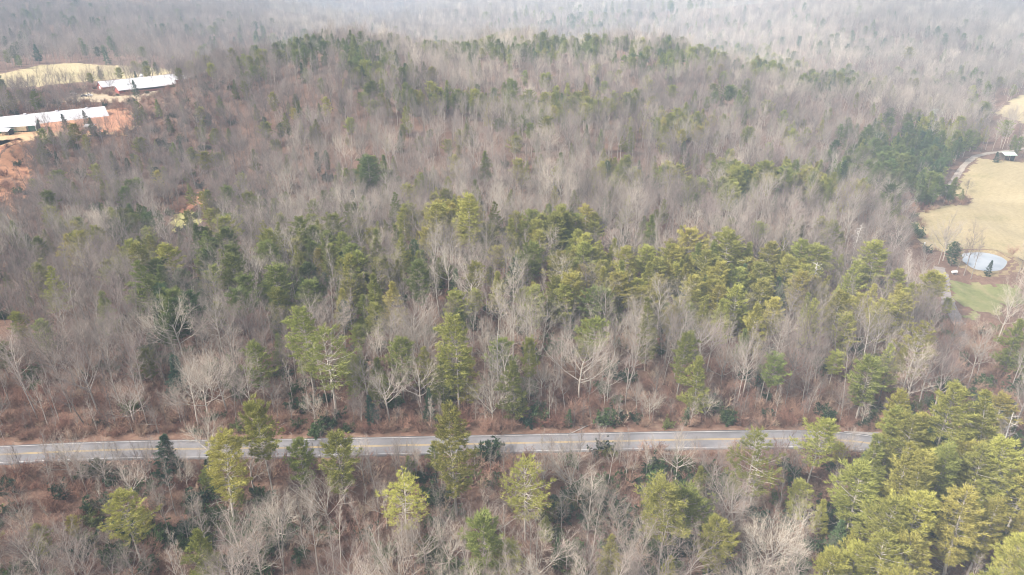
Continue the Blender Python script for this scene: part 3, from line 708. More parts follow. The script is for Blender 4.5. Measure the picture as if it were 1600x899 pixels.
# feed bin
x, y = at_z(222, 124.5, 15)[:2]
e = empty('feed_bin', (x, y, gz(x, y))); tag(e, 'tall white feed bin with cone top behind the farthest shed', 'feed bin')
def lathe(name, prof, material, parent, k=20):
    th = np.arange(k) * 2 * math.pi / k; VV = [(r * math.cos(t), r * math.sin(t), z) for r, z in prof for t in th]
    FF = [(i * k + j, i * k + (j + 1) % k, (i + 1) * k + (j + 1) % k, (i + 1) * k + j) for i in range(len(prof) - 1) for j in range(k)]
    me = bpy.data.meshes.new(name); me.from_pydata(VV, [], FF); me.update(); return obj(name, me, material, parent)
lathe('bin', [(.25, 1.2), (1.5, 3.0), (1.5, 7.2), (.3, 8.3), (.3, 8.6), (.01, 8.7)], B_['white'], e)
for k in range(4): a = k * math.pi / 2 + .7; boxes('leg', [(1.4 * math.cos(a) - .06, 1.4 * math.cos(a) + .06, 1.4 * math.sin(a) - .06, 1.4 * math.sin(a) + .06, -.3, 3.2)], B_['grey'], e)
# vehicles in the upper yard
def vehicle(px, py, rz, paint, label, pickup):
    x, y = at_z(px, py, 16)[:2]; e = empty('pickup_truck' if pickup else 'parked_car', (x, y, gz(x, y) + .12), rz); tag(e, label, 'pickup truck' if pickup else 'car', 'vehicles parked in the farm yard')
    BUILT.append(np.array([(x - 2.6, y - 1.5), (x + 2.6, y - 1.5), (x + 2.6, y + 1.5), (x - 2.6, y + 1.5)]))
    prof = [(-2.5, .45), (2.5, .45), (2.55, .95), (1.25, 1.1), (.55, 1.75), (-.6, 1.78), (-.9, 1.15), (-2.5, 1.12)] if pickup else [(-2.2, .4), (2.2, .4), (2.2, .85), (1.2, 1.0), (.5, 1.5), (-1.2, 1.5), (-1.9, 1.0), (-2.2, .9)]
    VV = [(a, b_, c) for b_ in (-.9, .9) for a, c in prof]; n_ = 8
    me = bpy.data.meshes.new('body'); me.from_pydata(VV, [], [tuple(range(n_)), tuple(range(n_, 2 * n_))[::-1]] + [(k, n_ + k, n_ + (k + 1) % n_, (k + 1) % n_) for k in range(n_)]); me.update()
    bo = obj('body', me, paint, e); bm_ = bo.modifiers.new('bevel', 'BEVEL'); bm_.width = .07; bm_.segments = 2
    boxes('side_window', [(-.5, .55, -.915, -.903, 1.12, 1.6)], B_['glass'], e); boxes('side_window', [(-.5, .55, .903, .915, 1.12, 1.6)], B_['glass'], e)
    for xw in (-1.5, 1.5):
        for yw in (-.92, .66): wheel(e, xw, yw, .38)
vehicle(139, 150, .2, B_['white'], 'white pickup truck parked by the red-ended shed', True)
vehicle(131, 150.5, .5, B_['blue'], 'dark car parked beside the white pickup truck', False)
vehicle(115, 147.5, -.1, B_['white'], 'white car parked alone on the grass behind the long shed', False)
# white tank under the evergreen by the pond, white post at the field edge
x, y = at_z(1491, 428, 0)[:2]; e = empty('gas_tank', (x, y, gz(x, y)), .15); tag(e, 'small white tank beside the lane under the dark evergreen', 'tank')
t_ = lathe('tank', [(.01, -1.2), (.3, -1.12), (.48, -.85), (.48, .85), (.3, 1.12), (.01, 1.2)], B_['white'], e, 14); t_.rotation_euler = (0, math.pi / 2, 0); t_.location = (0, 0, .95)
for x0 in (-.7, .6): boxes('leg', [(x0, x0 + .1, -.3, .3, -.1, .49)], B_['grey'], e)
x, y = at_z(1445, 381, 0)[:2]; e = empty('gate_post', (x, y, gz(x, y))); tag(e, 'white wooden post at the corner of the dry meadow', 'post')
boxes('post', [(-.15, .15, -.15, .15, -.3, 2.0)], B_['white'], e); boxes('cap', [(-.2, .2, -.2, .2, 2.003, 2.1)], B_['white'], e)


# ------------------------------------------------------------------ where things grow
R0 = np.random.RandomState(77)
def jgrid(x0, x1, y0, y1, s, seed):
    rs = np.random.RandomState(seed)
    X, Y = np.meshgrid(np.arange(x0, x1, s), np.arange(y0, y1, s), indexing='ij')
    X = X + (np.arange(X.shape[1]) % 2)[None] * s / 2
    return (X + rs.uniform(-.46, .46, X.shape) * s).ravel(), (Y + rs.uniform(-.46, .46, X.shape) * s).ravel()
def open_ground(x, y, pad=0.0, low=False):
    ok = np.ones(x.shape, bool)
    ok &= dist_to(ROAD, x, y) > 8 + pad
    for L in (LANE, LANE2, FORK): ok &= dist_to(L, x, y) > 3.6 + pad
    for P in (FIELD, PM_ZONE, LAWN, FIELD2, FIELD3, FIELD4, YARD, YARD2, CLAY, GLADE) + (() if low else (BANK,)): ok &= poly_dist(P, x, y) > .5 + pad
    for b_ in BUILT: ok &= poly_dist(b_, x, y) > 2.5
    return ok
def in_frame(x, y, h, mx=90, my=60):
    z = ground(x, y); px, pt, dep = project(x, y, z + h); _, pb, _ = project(x, y, z)
    return (dep > 20) & (px > -mx) & (px < 1600 + mx) & (pb > -30) & (pt < 899 + my)
# horizon test: what the hill in front hides for good is left out
ANG = np.linspace(-1.0, 1.0, 401); DD = np.arange(60, 3600, 8.0)
gx = np.sin(ANG)[:, None] * DD[None]; gy = np.cos(ANG)[:, None] * DD[None]
SL = (ground(gx, gy) - CAM_H) / DD[None]; HOR = np.maximum.accumulate(SL, 1)
def seen(x, y, h):
    a = np.arctan2(x, y); d = np.hypot(x, y); i = np.clip(((a + 1) / 2 * 400).astype(int), 0, 400); j = np.clip(((d - 60) / 8).astype(int) - 3, 0, len(DD) - 1)
    return (ground(x, y) + h + 6 - CAM_H) / d > HOR[i, j]

# where evergreens stand in the photograph: (px, py, rx, ry, amount, tint)
BLOBS = [(560, 85, 60, 24, .55, .35), (600, 108, 90, 14, .45, .5), (830, 72, 130, 14, .6, .35), (720, 70, 50, 9, .45, .35), (700, 145, 110, 13, .6, .5), (880, 155, 110, 14, .65, .55), (480, 75, 40, 20, .3, .3), (420, 95, 40, 12, .4, .5),
         (1030, 85, 50, 22, .6, .35), (1150, 80, 70, 12, .7, .45), (1220, 100, 50, 12, .7, .45), (1300, 120, 50, 12, .5, .35), (1060, 190, 60, 18, .55, .6), (1150, 155, 35, 16, .45, .35), (965, 265, 30, 26, .6, .6), (1050, 262, 30, 14, .6, .65),
         (1200, 268, 70, 12, .8, .6), (1290, 285, 60, 14, .7, .6), (1130, 290, 60, 20, .5, .5), (1420, 240, 75, 40, .97, .22), (1460, 280, 60, 24, .97, .25), (1345, 235, 30, 22, .5, .35), (1470, 190, 40, 12, .6, .6), (1500, 215, 30, 14, .6, .5),
         (700, 335, 48, 26, .75, .85), (575, 270, 26, 20, .5, .4), (500, 395, 120, 45, .46, .5), (470, 440, 90, 38, .5, .3), (560, 450, 60, 26, .5, .5), (220, 400, 60, 36, .42, .55), (260, 470, 34, 60, .6, .12), (190, 345, 60, 16, .5, .3), (120, 370, 26, 16, .4, .8),
         (320, 335, 40, 14, .4, .5), (340, 400, 50, 26, .4, .35), (860, 355, 60, 16, .55, .6), (920, 400, 60, 26, .55, .65), (900, 455, 90, 22, .62, .6), (1000, 430, 70, 36, .65, .7), (1120, 430, 90, 46, .85, .72), (1220, 430, 60, 34, .5, .7),
         (1180, 480, 50, 22, .6, .65), (1060, 480, 50, 20, .5, .65), (1300, 480, 40, 20, .5, .75), (1420, 470, 40, 26, .5, .8), (800, 430, 80, 24, .25, .5), (680, 420, 60, 30, .2, .4), (650, 400, 40, 16, .3, .4),
         (1500, 700, 130, 70, .95, .85), (1560, 665, 60, 26, .9, .85), (1480, 810, 150, 70, .8, .85), (1400, 700, 40, 40, .7, .85), (60, 30, 120, 24, .3, .2), (20, 85, 40, 12, .4, .2), (160, 80, 40, 10, .4, .2), (420, 62, 80, 14, .6, .2), (300, 40, 120, 14, .25, .2),
         (880, 36, 110, 12, .5, .35), (1000, 20, 120, 20, .2, .3), (1200, 40, 200, 30, .15, .25), (1530, 70, 80, 16, .35, .25), (1330, 60, 120, 20, .2, .25), (1500, 120, 60, 14, .2, .3)]
def evergreen(px, py, nz):
    best = np.zeros(px.shape) + np.where(py < 60, .012, .045); tint = np.full(px.shape, .5)
    for bx, by, rx, ry, a, t in BLOBS:
        w = a * np.exp(-(((px - bx) / rx) ** 2 + ((py - by) / ry) ** 2) * .9)
        k = w > best; best = np.where(k, w, best); tint = np.where(k, t, tint)
    return np.clip(best * (1.1 + .8 * nz), 0, 1), np.clip(tint + .2, 0, 1)

PLANTS = []    # kind, x, y, h, variant, rz, tint
def sow(x, y, far):
    k = open_ground(x, y) & in_frame(x, y, 22); x, y = x[k], y[k]
    k = seen(x, y, 18); x, y = x[k], y[k]
    px, py, dep = project(x, y, ground(x, y) + 12); nz = N2(x / 16, y / 16)
    e, t = evergreen(px, py, N1(x / 13 + 5, y / 13)); e = np.where(y > 690, e * .42, e); rs = np.random.RandomState(int(far * 9 + 5)); dr = dist_to(ROAD, x, y)
    # signed side of the road
    j = np.argmin(((np.stack([x, y], 1)[:, None] - ROAD[None, ::6]) ** 2).sum(-1), 1) if len(x) < 60000 else np.zeros(len(x), int)
    below = (y < ROAD[::6][j][:, 1]) & (y < 200)
    for q in range(len(x)):
        u = rs.rand(); X, Y = float(x[q]), float(y[q]); rz = rs.rand() * 6.283
        front = below[q] and dr[q] < 30 and px[q] < 1385
        if front and rs.rand() < .12: continue
        if (1460 < px[q] < 1620) and (385 < py[q] < 500) and rs.rand() < .72: continue
        if (135 < px[q] < 262) and (122 < py[q] < 166) and rs.rand() < .9: continue
        if px[q] < 275 and (104 < py[q] < 140) and rs.rand() < .82: continue
        if (1472 < px[q] < 1545) and (250 < py[q] < 350): continue
        if (1500 < px[q] < 1580) and (505 < py[q] < 618) and rs.rand() < .85: continue
        if px[q] > 1545 and (135 < py[q] < 195) and rs.rand() < .85: continue
        if (1476 < px[q] < 1600) and (415 < py[q] < 492): continue
        if (240 < px[q] < 335) and (300 < py[q] < 352) and rs.rand() < .9: continue
        if (1495 < px[q] < 1600) and (418 < py[q] < 472): continue
        if (1424 < px[q] < 1480) and (312 < py[q] < 398): continue
        if (1430 < px[q] < 1480) and (397 < py[q] < 430) and rs.rand() < .6: continue
        if (1440 < px[q] < 1600) and (500 < py[q] < 640) and rs.rand() < .35 and e[q] < .4: continue
        if e[q] > u:
            tt = float(np.clip(t[q] + rs.normal(0, .13), 0, 1))
            if tt < .2 and rs.rand() < .45 or (rs.rand() < .10 and not (below[q] and px[q] > 1380)):
                PLANTS.append(('hem', X, Y, rs.uniform(7, 14), rs.randint(3), rz, float(np.clip(tt * 2, 0, 1))))
            elif front: PLANTS.append(('pine', X, Y, rs.uniform(6, 10), 4 + rs.randint(2), rz, tt))
            elif below[q] and px[q] > 1380: PLANTS.append(('pine', X, Y, rs.uniform(15, 24), rs.randint(0, 3), rz, tt))
            elif Y > 240: PLANTS.append(('pine', X, Y, rs.uniform(10.5, 16), rs.choice([0, 2, 3, 3, 4, 5]), rz, tt))
            else: PLANTS.append(('pine', X, Y, rs.uniform(12, 18), rs.choice([2, 3, 4, 4, 5]), rz, tt))
        else:
            if rs.rand() < e[q] * .6: continue
            region = .45 * N3(X / 70 + 9, Y / 70) + .25 * float(nz[q])
            tt = float(np.clip(region + rs.normal(.12, .22) + (.06 if Y < 260 else 0), 0, 1))
            if px[q] < 420 and py[q] < 330: tt *= .55
            hh = rs.choice([rs.uniform(10, 15), rs.uniform(14, 19), rs.uniform(18, 22.5)], p=[.25, .5, .25]); v = rs.choice(10, p=[.20, .19, .05, .07, .17, .08, .04, .03, .13, .04])
            if front: hh = rs.uniform(7, 15)
            if Y < 240 and rs.rand() < .2: hh *= .6
            PLANTS.append(('bare', X, Y, hh, int(v), rz, tt))
X1, Y1 = jgrid(-330, 400, 62, 300, 4.9, 11); sow(X1, Y1, 1)
def sow_young(x, y, seed):
    rs = np.random.RandomState(seed); k = open_ground(x, y) & in_frame(x, y, 10); x, y = x[k], y[k]
    px, py, _ = project(x, y, ground(x, y) + 9); e, t = evergreen(px, py, N1(x / 13 + 5, y / 13)); nz = N4(x / 7, y / 7)
    for q in range(len(x)):
        if px[q] > 1380 and y[q] < 150 or y[q] < 145: continue
        if rs.rand() < e[q] * (.4 + .9 * nz[q]):
            tt = float(np.clip(t[q] + rs.normal(0, .14), 0, 1)); PLANTS.append(('pine', float(x[q]), float(y[q]), rs.uniform(7, 13), rs.choice([2, 3, 4, 5, 5]), rs.rand() * 6.28, tt))
X1, Y1 = jgrid(-260, 280, 145, 430, 5.0, 31); sow_young(X1, Y1, 8)
X1, Y1 = jgrid(-560, 620, 300, 700, 6.2, 12); sow(X1, Y1, 2)
X1, Y1 = jgrid(-1100, 1100, 700, 1300, 9.2, 13)
sow(X1, Y1, 3)
X1, Y1 = jgrid(-2100, 2100, 1300, 2600, 14.5, 14); NB = len(PLANTS); sow(X1, Y1, 4)
PLANTS = [(p[0], p[1], p[2], p[3] * (1.25 if p[2] > 700 else 1) * (1.25 if p[2] > 1300 else 1), *p[4:]) for p in PLANTS]

# ------------------------------------------------------------------ trees one can point at
LAND = []
ROAD_Y = lambda x: float(np.interp(x, ROAD[:, 0], ROAD[:, 1]))
def land(kind, px, top, h, v, tint, label, wide=1.0, rz=None):
    x, y = under_top(px, top, h)
    for _ in range(12):
        if top > 686 or min(float(dist_to(ROAD, x, y)), float(dist_to(LANE, x, y)) + 2) > 6.2 or y < ROAD_Y(x) - 3: break
        h *= .93; x, y = under_top(px, top, h)
    LAND.append((x, y)); prot = {'bare_tree': BARE, 'pine_tree': PINE, 'hemlock_tree': HEM, 'dead_tree': SNAG}[kind][v]
    return plant(kind, prot, x, y, h, (px * 1.7) % 6.28 if rz is None else rz, tint, label, {'bare_tree': 'bare tree', 'pine_tree': 'pine tree', 'hemlock_tree': 'evergreen tree', 'dead_tree': 'dead tree'}[kind], None, wide=wide)
for a in [
    ('pine_tree', 712, 497, 27, 0, .80, 'tall yellow-green pine standing alone up the slope behind the roadside pine', .95),
    ('pine_tree', 706, 630, 29, 0, .82, 'tallest pine beside the road, its crown cutting across both lanes', .95),
    ('pine_tree', 337, 695, 22, 1, .97, 'bright yellow pine below the road near the dark roadside evergreen', 1.15),
    ('pine_tree', 401, 640, 23, 3, .85, 'slim pine whose small crown rises over the road beside the yellow pine', .7),
    ('pine_tree', 467, 694, 15, 4, .72, 'smaller of two round pines side by side below the road', .9),
    ('pine_tree', 524, 684, 19, 4, .8, 'larger of two round pines side by side below the road', .95),
    ('pine_tree', 628, 754, 17, 6, .97, 'spreading yellow pine with bare lower trunk in the clearing below the road', 1.2),
    ('pine_tree', 822, 722, 20, 6, .86, 'open airy pine with pale limbs below the middle of the road', 1.05),
    ('pine_tree', 1048, 752, 22, 1, .8, 'wide pale-limbed pine over the brown ditch below the road', 1.1),
    ('pine_tree', 1120, 806, 17, 0, .93, 'dense bright pine in front of the wide pale-limbed one', 1.2),
    ('pine_tree', 1184, 678, 22, 6, .72, 'ragged pine with a twisted white trunk touching the near road edge', 1.0),
    ('pine_tree', 1285, 655, 19, 1, .9, 'sparse two-trunked pine in front of the road before the lane mouth', 1.0),
    ('pine_tree', 1252, 755, 12, 4, .8, 'small round pine under the ragged one below the road', 1.0),
    ('pine_tree', 190, 782, 17, 1, .8, 'feathery pine behind the yellow pine in the lower woods', 1.1),
    ('pine_tree', 955, 842, 12, 5, .97, 'small bright yellow pine at the bottom edge of the view', .9),
    ('pine_tree', 790, 855, 11, 4, .75, 'low bushy pine at the bottom edge under the airy pine', 1.3),
    ('pine_tree', 1050, 875, 9, 5, .98, 'little yellow pine at the bottom edge beneath the wide pine', 1.1),
    ('pine_tree', 1350, 738, 18, 4, .85, 'bushy pine just under the lane mouth', 1.2),
    ('pine_tree', 1432, 655, 21, 0, .85, 'pointed pine rising beside the lane mouth above the pine stand', 1.1),
    ('pine_tree', 1500, 603, 27, 0, .8, 'highest pine of the stand by the lane', 1.1),
    ('pine_tree', 1565, 618, 25, 2, .85, 'dense pine of the stand with its crown across the lane', 1.2),
    ('pine_tree', 1525, 775, 22, 0, .95, 'big bright pine in the corner of the pine stand', 1.25),
    ('pine_tree', 1425, 842, 15, 4, .97, 'bright round pine at the bottom edge of the pine stand', 1.3),
    ('pine_tree', 1380, 690, 17, 2, .8, 'feathery pine closing off the end of the road', 1.2),
    ('pine_tree', 1450, 748, 22, 2, .85, 'full pine in the thick of the pine stand below the lane', 1.2),
    ('pine_tree', 1385, 782, 19, 1, .88, 'broad pine with hanging branches on the near side of the stand', 1.2),
    ('pine_tree', 1590, 700, 22, 1, .9, 'pine with a white dead fork beside it in the stand', 1.1),
    ('pine_tree', 472, 488, 25, 0, .75, 'tall pine left of its pale-branched partner above the road', 1.0),
    ('pine_tree', 508, 518, 24, 6, .74, 'pine with long pale bare branches beside its taller partner', 1.15),
    ('pine_tree', 829, 538, 18, 3, .78, 'thin pole pine with a small tuft crown beyond the road', .55),
    ('pine_tree', 730, 308, 25, 0, .9, 'largest yellow-topped pine in the clump half way up the hill', 1.25),
    ('pine_tree', 680, 322, 20, 4, .85, 'rounded pine on the edge of the clump half way up the hill', 1.2),
    ('pine_tree', 770, 318, 19, 2, .6, 'darker pine behind the clump half way up the hill', 1.0),
    ('pine_tree', 1140, 363, 21, 4, .8, 'big round pine standing above the young pine thicket', 1.15),
    ('pine_tree', 1205, 383, 17, 4, .85, 'round pine beyond the thicket next to the big round pine', 1.0),
    ('pine_tree', 1372, 382, 20, 4, .88, 'wide globe-shaped pine on the slope toward the meadow', 1.2),
    ('pine_tree', 1335, 412, 20, 2, .85, 'broad layered pine just below the globe-shaped pine', 1.2),
    ('pine_tree', 1278, 388, 16, 3, .7, 'flat-topped pine beside the bleached dead tree', 1.3),
    ('pine_tree', 1018, 470, 21, 2, .72, 'narrow tall pine at the foot of the pine thicket', 1.0),
    ('pine_tree', 1069, 520, 19, 0, .75, 'lone upright pine amid bare poles beyond the road', 1.0),
    ('pine_tree', 1440, 512, 21, 6, .9, 'open-crowned pine with a leaning pale trunk near the lane', 1.0),
    ('pine_tree', 1362, 562, 17, 4, .7, 'dull olive pine above the lane mouth', 1.2),
    ('pine_tree', 1408, 465, 18, 1, .85, 'ragged yellow pine between the globe-shaped pine and the lane', 1.2),
    ('pine_tree', 218, 404, 22, 2, .65, 'pale green layered pine on the wooded slope under the farm', 1.2),
    ('pine_tree', 255, 385, 19, 4, .85, 'yellow-tinted pine next to the pale green layered pine', 1.1),
    ('pine_tree', 318, 360, 19, 2, .6, 'soft grey-green pine up the slope beyond the yellow-tinted pine', 1.2),
    ('pine_tree', 72, 420, 18, 2, .8, 'pale yellow pine above two broad buff bare trees', 1.1),
    ('pine_tree', 25, 490, 11, 4, .9, 'rounded pine at the edge of the view on the lower slope', 1.1),
    ('pine_tree', 615, 303, 18, 2, .6, 'pale green pine up the hill from the yellow-topped clump', 1.0),
    ('pine_tree', 489, 315, 15, 4, .6, 'small round pine above the mixed evergreen patch', 1.0),
    ('pine_tree', 575, 245, 20, 4, .35, 'large dull green pine standing alone on the upper hill', 1.3),
    ('pine_tree', 965, 250, 20, 2, .65, 'pointed green pine on the upper hill above the young thicket', 1.0),
    ('pine_tree', 870, 338, 18, 4, .75, 'wide pine on the slope between the clump and the thicket', 1.2),
    ('hemlock_tree', 549, 297, 15, 0, .3, 'dark pointed evergreen above the mixed evergreen patch', 1.0),
    ('hemlock_tree', 255, 688, 11, 1, .3, 'dark bushy evergreen rooted at the near edge of the road', 1.25),
    ('hemlock_tree', 890, 645, 8, 1, .9, 'small blue-green evergreen on the far verge of the road', 1.0),
    ('hemlock_tree', 1074, 640, 8, 1, 1., 'small bright evergreen just beyond the road near bare poles', 1.1),
    ('hemlock_tree', 577, 618, 9, 0, .1, 'dark evergreen sapling among pale trunks beyond the road', 1.0),
    ('hemlock_tree', 668, 610, 10, 0, .5, 'slim dark evergreen beyond the road behind the tallest pine', .8),
    ('hemlock_tree', 265, 560, 12, 1, .2, 'low blue-green evergreen at the foot of the dark evergreen streak', 1.2),
    ('hemlock_tree', 268, 455, 14, 0, .1, 'blackish evergreen at the head of the dark streak on the slope', 1.1),
    ('hemlock_tree', 495, 238, 12, 2, .1, 'small dark evergreen far up the wooded hill', 1.0),
    ('hemlock_tree', 243, 262, 13, 2, .1, 'dark evergreen beside the orange clay clearing', 1.2),
    ('hemlock_tree', 281, 222, 10, 1, .6, 'bright little evergreen above the orange clay clearing', 1.0),
    ('hemlock_tree', 84, 237, 8, 1, .3, 'small evergreen on the slope below the green barn', 1.0),
    ('hemlock_tree', 97, 178, 11, 0, .2, 'dark shaggy evergreen between the green barn and the small shed', 1.1),
    ('hemlock_tree', 130, 173, 11, 0, .8, 'lighter evergreen at the clay corner before the long shed', 1.0),
    ('hemlock_tree', 208, 125, 12, 0, .6, 'evergreen standing before the red-ended sheds', 1.1),
    ('hemlock_tree', 277, 98, 13, 2, .3, 'dark round evergreen on the crest beside the far meadow', 1.5),
    ('hemlock_tree', 1496, 378, 14, 2, .5, 'large dark evergreen beside the pond and lane', 1.6),
    ('hemlock_tree', 1551, 408, 6, 1, .3, 'small evergreen at the near bank of the pond', .9),
    ('hemlock_tree', 1537, 168, 14, 1, .2, 'grey-green evergreen in the bare woods above the meadow', 1.0),
    ('hemlock_tree', 1560, 238, 6, 1, .2, 'dark bush-like evergreen against the open hay shed', 1.2),
    ('bare_tree', 910, 508, 21, 7, .95, 'very broad pale bare tree with a dome of twigs beyond the road', 1.05),
    ('bare_tree', 640, 468, 22, 0, .6, 'tall grey bare tree uphill from the lone yellow-green pine', 1.0),
    ('bare_tree', 800, 462, 24, 0, .75, 'tall pale bare tree with level limbs uphill from the broad dome', 1.1),
    ('bare_tree', 770, 590, 16, 6, .9, 'low bare tree forking widely at the far verge of the road', 1.2),
    ('bare_tree', 860, 600, 14, 8, .85, 'slender bare tree between the low forking one and the blue-green evergreen', 1.0),
    ('bare_tree', 1155, 443, 16, 2, .85, 'pale round bare tree in front of the pine thicket', 1.1),
    ('bare_tree', 1228, 478, 17, 2, .9, 'pale bare tree with open fan crown below the thicket', 1.1),
    ('bare_tree', 1105, 480, 17, 2, .8, 'grey bare tree with round crown under the pine thicket', 1.0),
    ('bare_tree', 80, 448, 17, 7, .85, 'broad buff bare tree under the pale yellow pine', 1.0),
    ('bare_tree', 88, 500, 16, 6, .9, 'fan-shaped buff bare tree just below the broad buff one', 1.0),
    ('bare_tree', 600, 280, 17, 2, .3, 'rounded grey bare tree high on the hill', 1.0),
    ('bare_tree', 395, 390, 17, 3, .95, 'bare tree with white crooked limbs amid the evergreen patch', 1.1),
    ('bare_tree', 735, 400, 19, 9, .8, 'white-trunked forked bare tree beneath the yellow-topped clump', 1.0),
    ('bare_tree', 315, 640, 17, 3, .9, 'pale many-forked bare tree over the road before the yellow pine', 1.0),
    ('bare_tree', 285, 560, 20, 4, .85, 'tall pale leaning bare tree beyond the road with open crown', 1.0),
    ('bare_tree', 600, 560, 18, 9, .85, 'forked pale bare tree right behind the two round pines', 1.0),
    ('bare_tree', 1020, 610, 13, 2, .85, 'bare tree with pale flat crown at the far road edge', 1.0),
    ('bare_tree', 1110, 610, 14, 6, .8, 'many-stemmed bare tree just beyond the road near the bright evergreen', 1.0),
    ('bare_tree', 900, 690, 14, 6, .85, 'fan-shaped bare tree below the road beside the airy pine', 1.1),
    ('bare_tree', 1065, 670, 15, 3, .8, 'twiggy bare tree overlapping the road above the wide pine', 1.0),
    ('bare_tree', 420, 775, 15, 3, .95, 'white-limbed bare tree in the lower woods beside the shrubs', 1.2),
    ('bare_tree', 505, 735, 14, 6, .9, 'crooked white bare tree below the two round pines', 1.0),
    ('bare_tree', 355, 795, 14, 6, 1., 'white-branched bare tree at the bottom edge near the feathery pine', 1.1),
    ('bare_tree', 845, 820, 15, 6, .95, 'wide white bare tree at the bottom edge under the airy pine', 1.1),
    ('bare_tree', 1220, 815, 13, 6, .95, 'pale bare tree at the bottom edge beside the dense bright pine', 1.1),
    ('bare_tree', 160, 175, 12, 3, .1, 'dark lone bare tree against the orange clay', 1.0),
    ('bare_tree', 1495, 262, 13, 7, .0, 'dark bare tree standing in the hedge of the dry meadow', 1.0),
    ('bare_tree', 1517, 278, 9, 3, .1, 'smaller bare tree beside the dark one in the meadow', 1.0),
    ('bare_tree', 1492, 325, 22, 8, .6, 'tall thin bare tree standing in front of the dry meadow', .9),
    ('bare_tree', 1545, 505, 20, 4, .9, 'tall pale bare tree over the grey lane', 1.0),
    ('bare_tree', 1590, 440, 22, 0, .9, 'tall pale bare tree at the frame edge below the pond', 1.1),
    ('dead_tree', 1345, 348, 17, 0, .9, 'bleached white dead tree above the globe-shaped pine', 1.0),
    ('dead_tree', 1274, 403, 19, 1, .7, 'broken white dead tree with few limbs below the flat-topped pine', 1.0),
    ('dead_tree', 777, 520, 21, 1, .3, 'grey dead spire with short broken branches beside the lone pine', .8),
    ('dead_tree', 1586, 645, 20, 0, .35, 'white dead tree sticking out of the pine stand', .9),
    ('dead_tree', 1192, 690, 17, 0, .7, 'white dead trunk inside the ragged roadside pine', .7),
]: land(*a)


BOUGHT = np.array([(a, b_) for a, b_ in LAND]) if LAND else np.zeros((0, 2))
if len(BOUGHT):
    P = np.array([(p[1], p[2]) for p in PLANTS]); dmin = np.sqrt(((P[:, None] - BOUGHT[None]) ** 2).sum(-1)).min(1)
    PLANTS = [p for p, d_ in zip(PLANTS, dmin) if d_ > 3.2]

SETS = {'bare': BARE, 'pine': PINE, 'hem': HEM, 'shrub': SHRUB, 'brush': BRUSH}
# understorey
def sow_low(x, y, seed):
    rs = np.random.RandomState(seed)
    k = open_ground(x, y, -3.2, True) & in_frame(x, y, 4, 60, 30); x, y = x[k], y[k]; k = seen(x, y, 4); x, y = x[k], y[k]
    px, py, _ = project(x, y, ground(x, y)); e, t = evergreen(px, py, N1(x / 9, y / 9)); nz = N3(x / 15 + 2, y / 15)
    dr = dist_to(ROAD, x, y)
    for q in range(len(x)):
        ev = .05 + .30 * max(0, nz[q] - .55) * 2 + (.30 if y[q] < 118 and nz[q] > .42 and dr[q] > 10 else 0) + .3 * e[q]
        if rs.rand() < ev: PLANTS.append(('shrub', float(x[q]), float(y[q]), rs.uniform(1.6, 4.4), rs.randint(3), rs.rand() * 6.28, float(np.clip(rs.normal(.35, .28), 0, 1))))
        elif rs.rand() < .8: PLANTS.append(('brush', float(x[q]), float(y[q]), rs.uniform(1.6, 5), rs.randint(3), rs.rand() * 6.28, float(np.clip(rs.normal(.45, .25), 0, 1))))
X1, Y1 = jgrid(-140, 150, 76, 190, 2.7, 21); sow_low(X1, Y1, 5)
rs_ = np.random.RandomState(55); TT, NN = frame(ROAD)
for k_ in range(2600):
    i_ = rs_.randint(0, len(ROAD)); far_side = rs_.rand() < .5; off_ = (rs_.uniform(5.6, 11) if far_side else -rs_.uniform(5.2, 12))
    x_, y_ = ROAD[i_] + NN[i_] * off_
    if float(dist_to(LANE, x_, y_)) < 4 or not (-150 < x_ < 160): continue
    if rs_.rand() < (.10 if far_side else .2): PLANTS.append(('bare', float(x_), float(y_), rs_.uniform(6, 11) if far_side else rs_.uniform(5, 10.5), int(rs_.choice([1, 8, 8, 4])), rs_.rand() * 6.28, float(np.clip(rs_.normal(.4, .25), 0, 1))))
    elif rs_.rand() < .40: PLANTS.append(('brush', float(x_), float(y_), rs_.uniform(.9, 2.6 if far_side else 2.2), rs_.randint(3), rs_.rand() * 6.28, float(np.clip(rs_.normal(.45, .25), 0, 1))))
X1, Y1 = jgrid(-260, 300, 190, 330, 5.0, 22); sow_low(X1, Y1, 6)
X1, Y1 = jgrid(-460, -160, 330, 600, 5.0, 23); sow_low(X1, Y1, 7)
PLANTS = [p for p in PLANTS if not (p[0] in ('shrub', 'brush') and 135 < p[1] < 215 and 185 < p[2] < 245)]

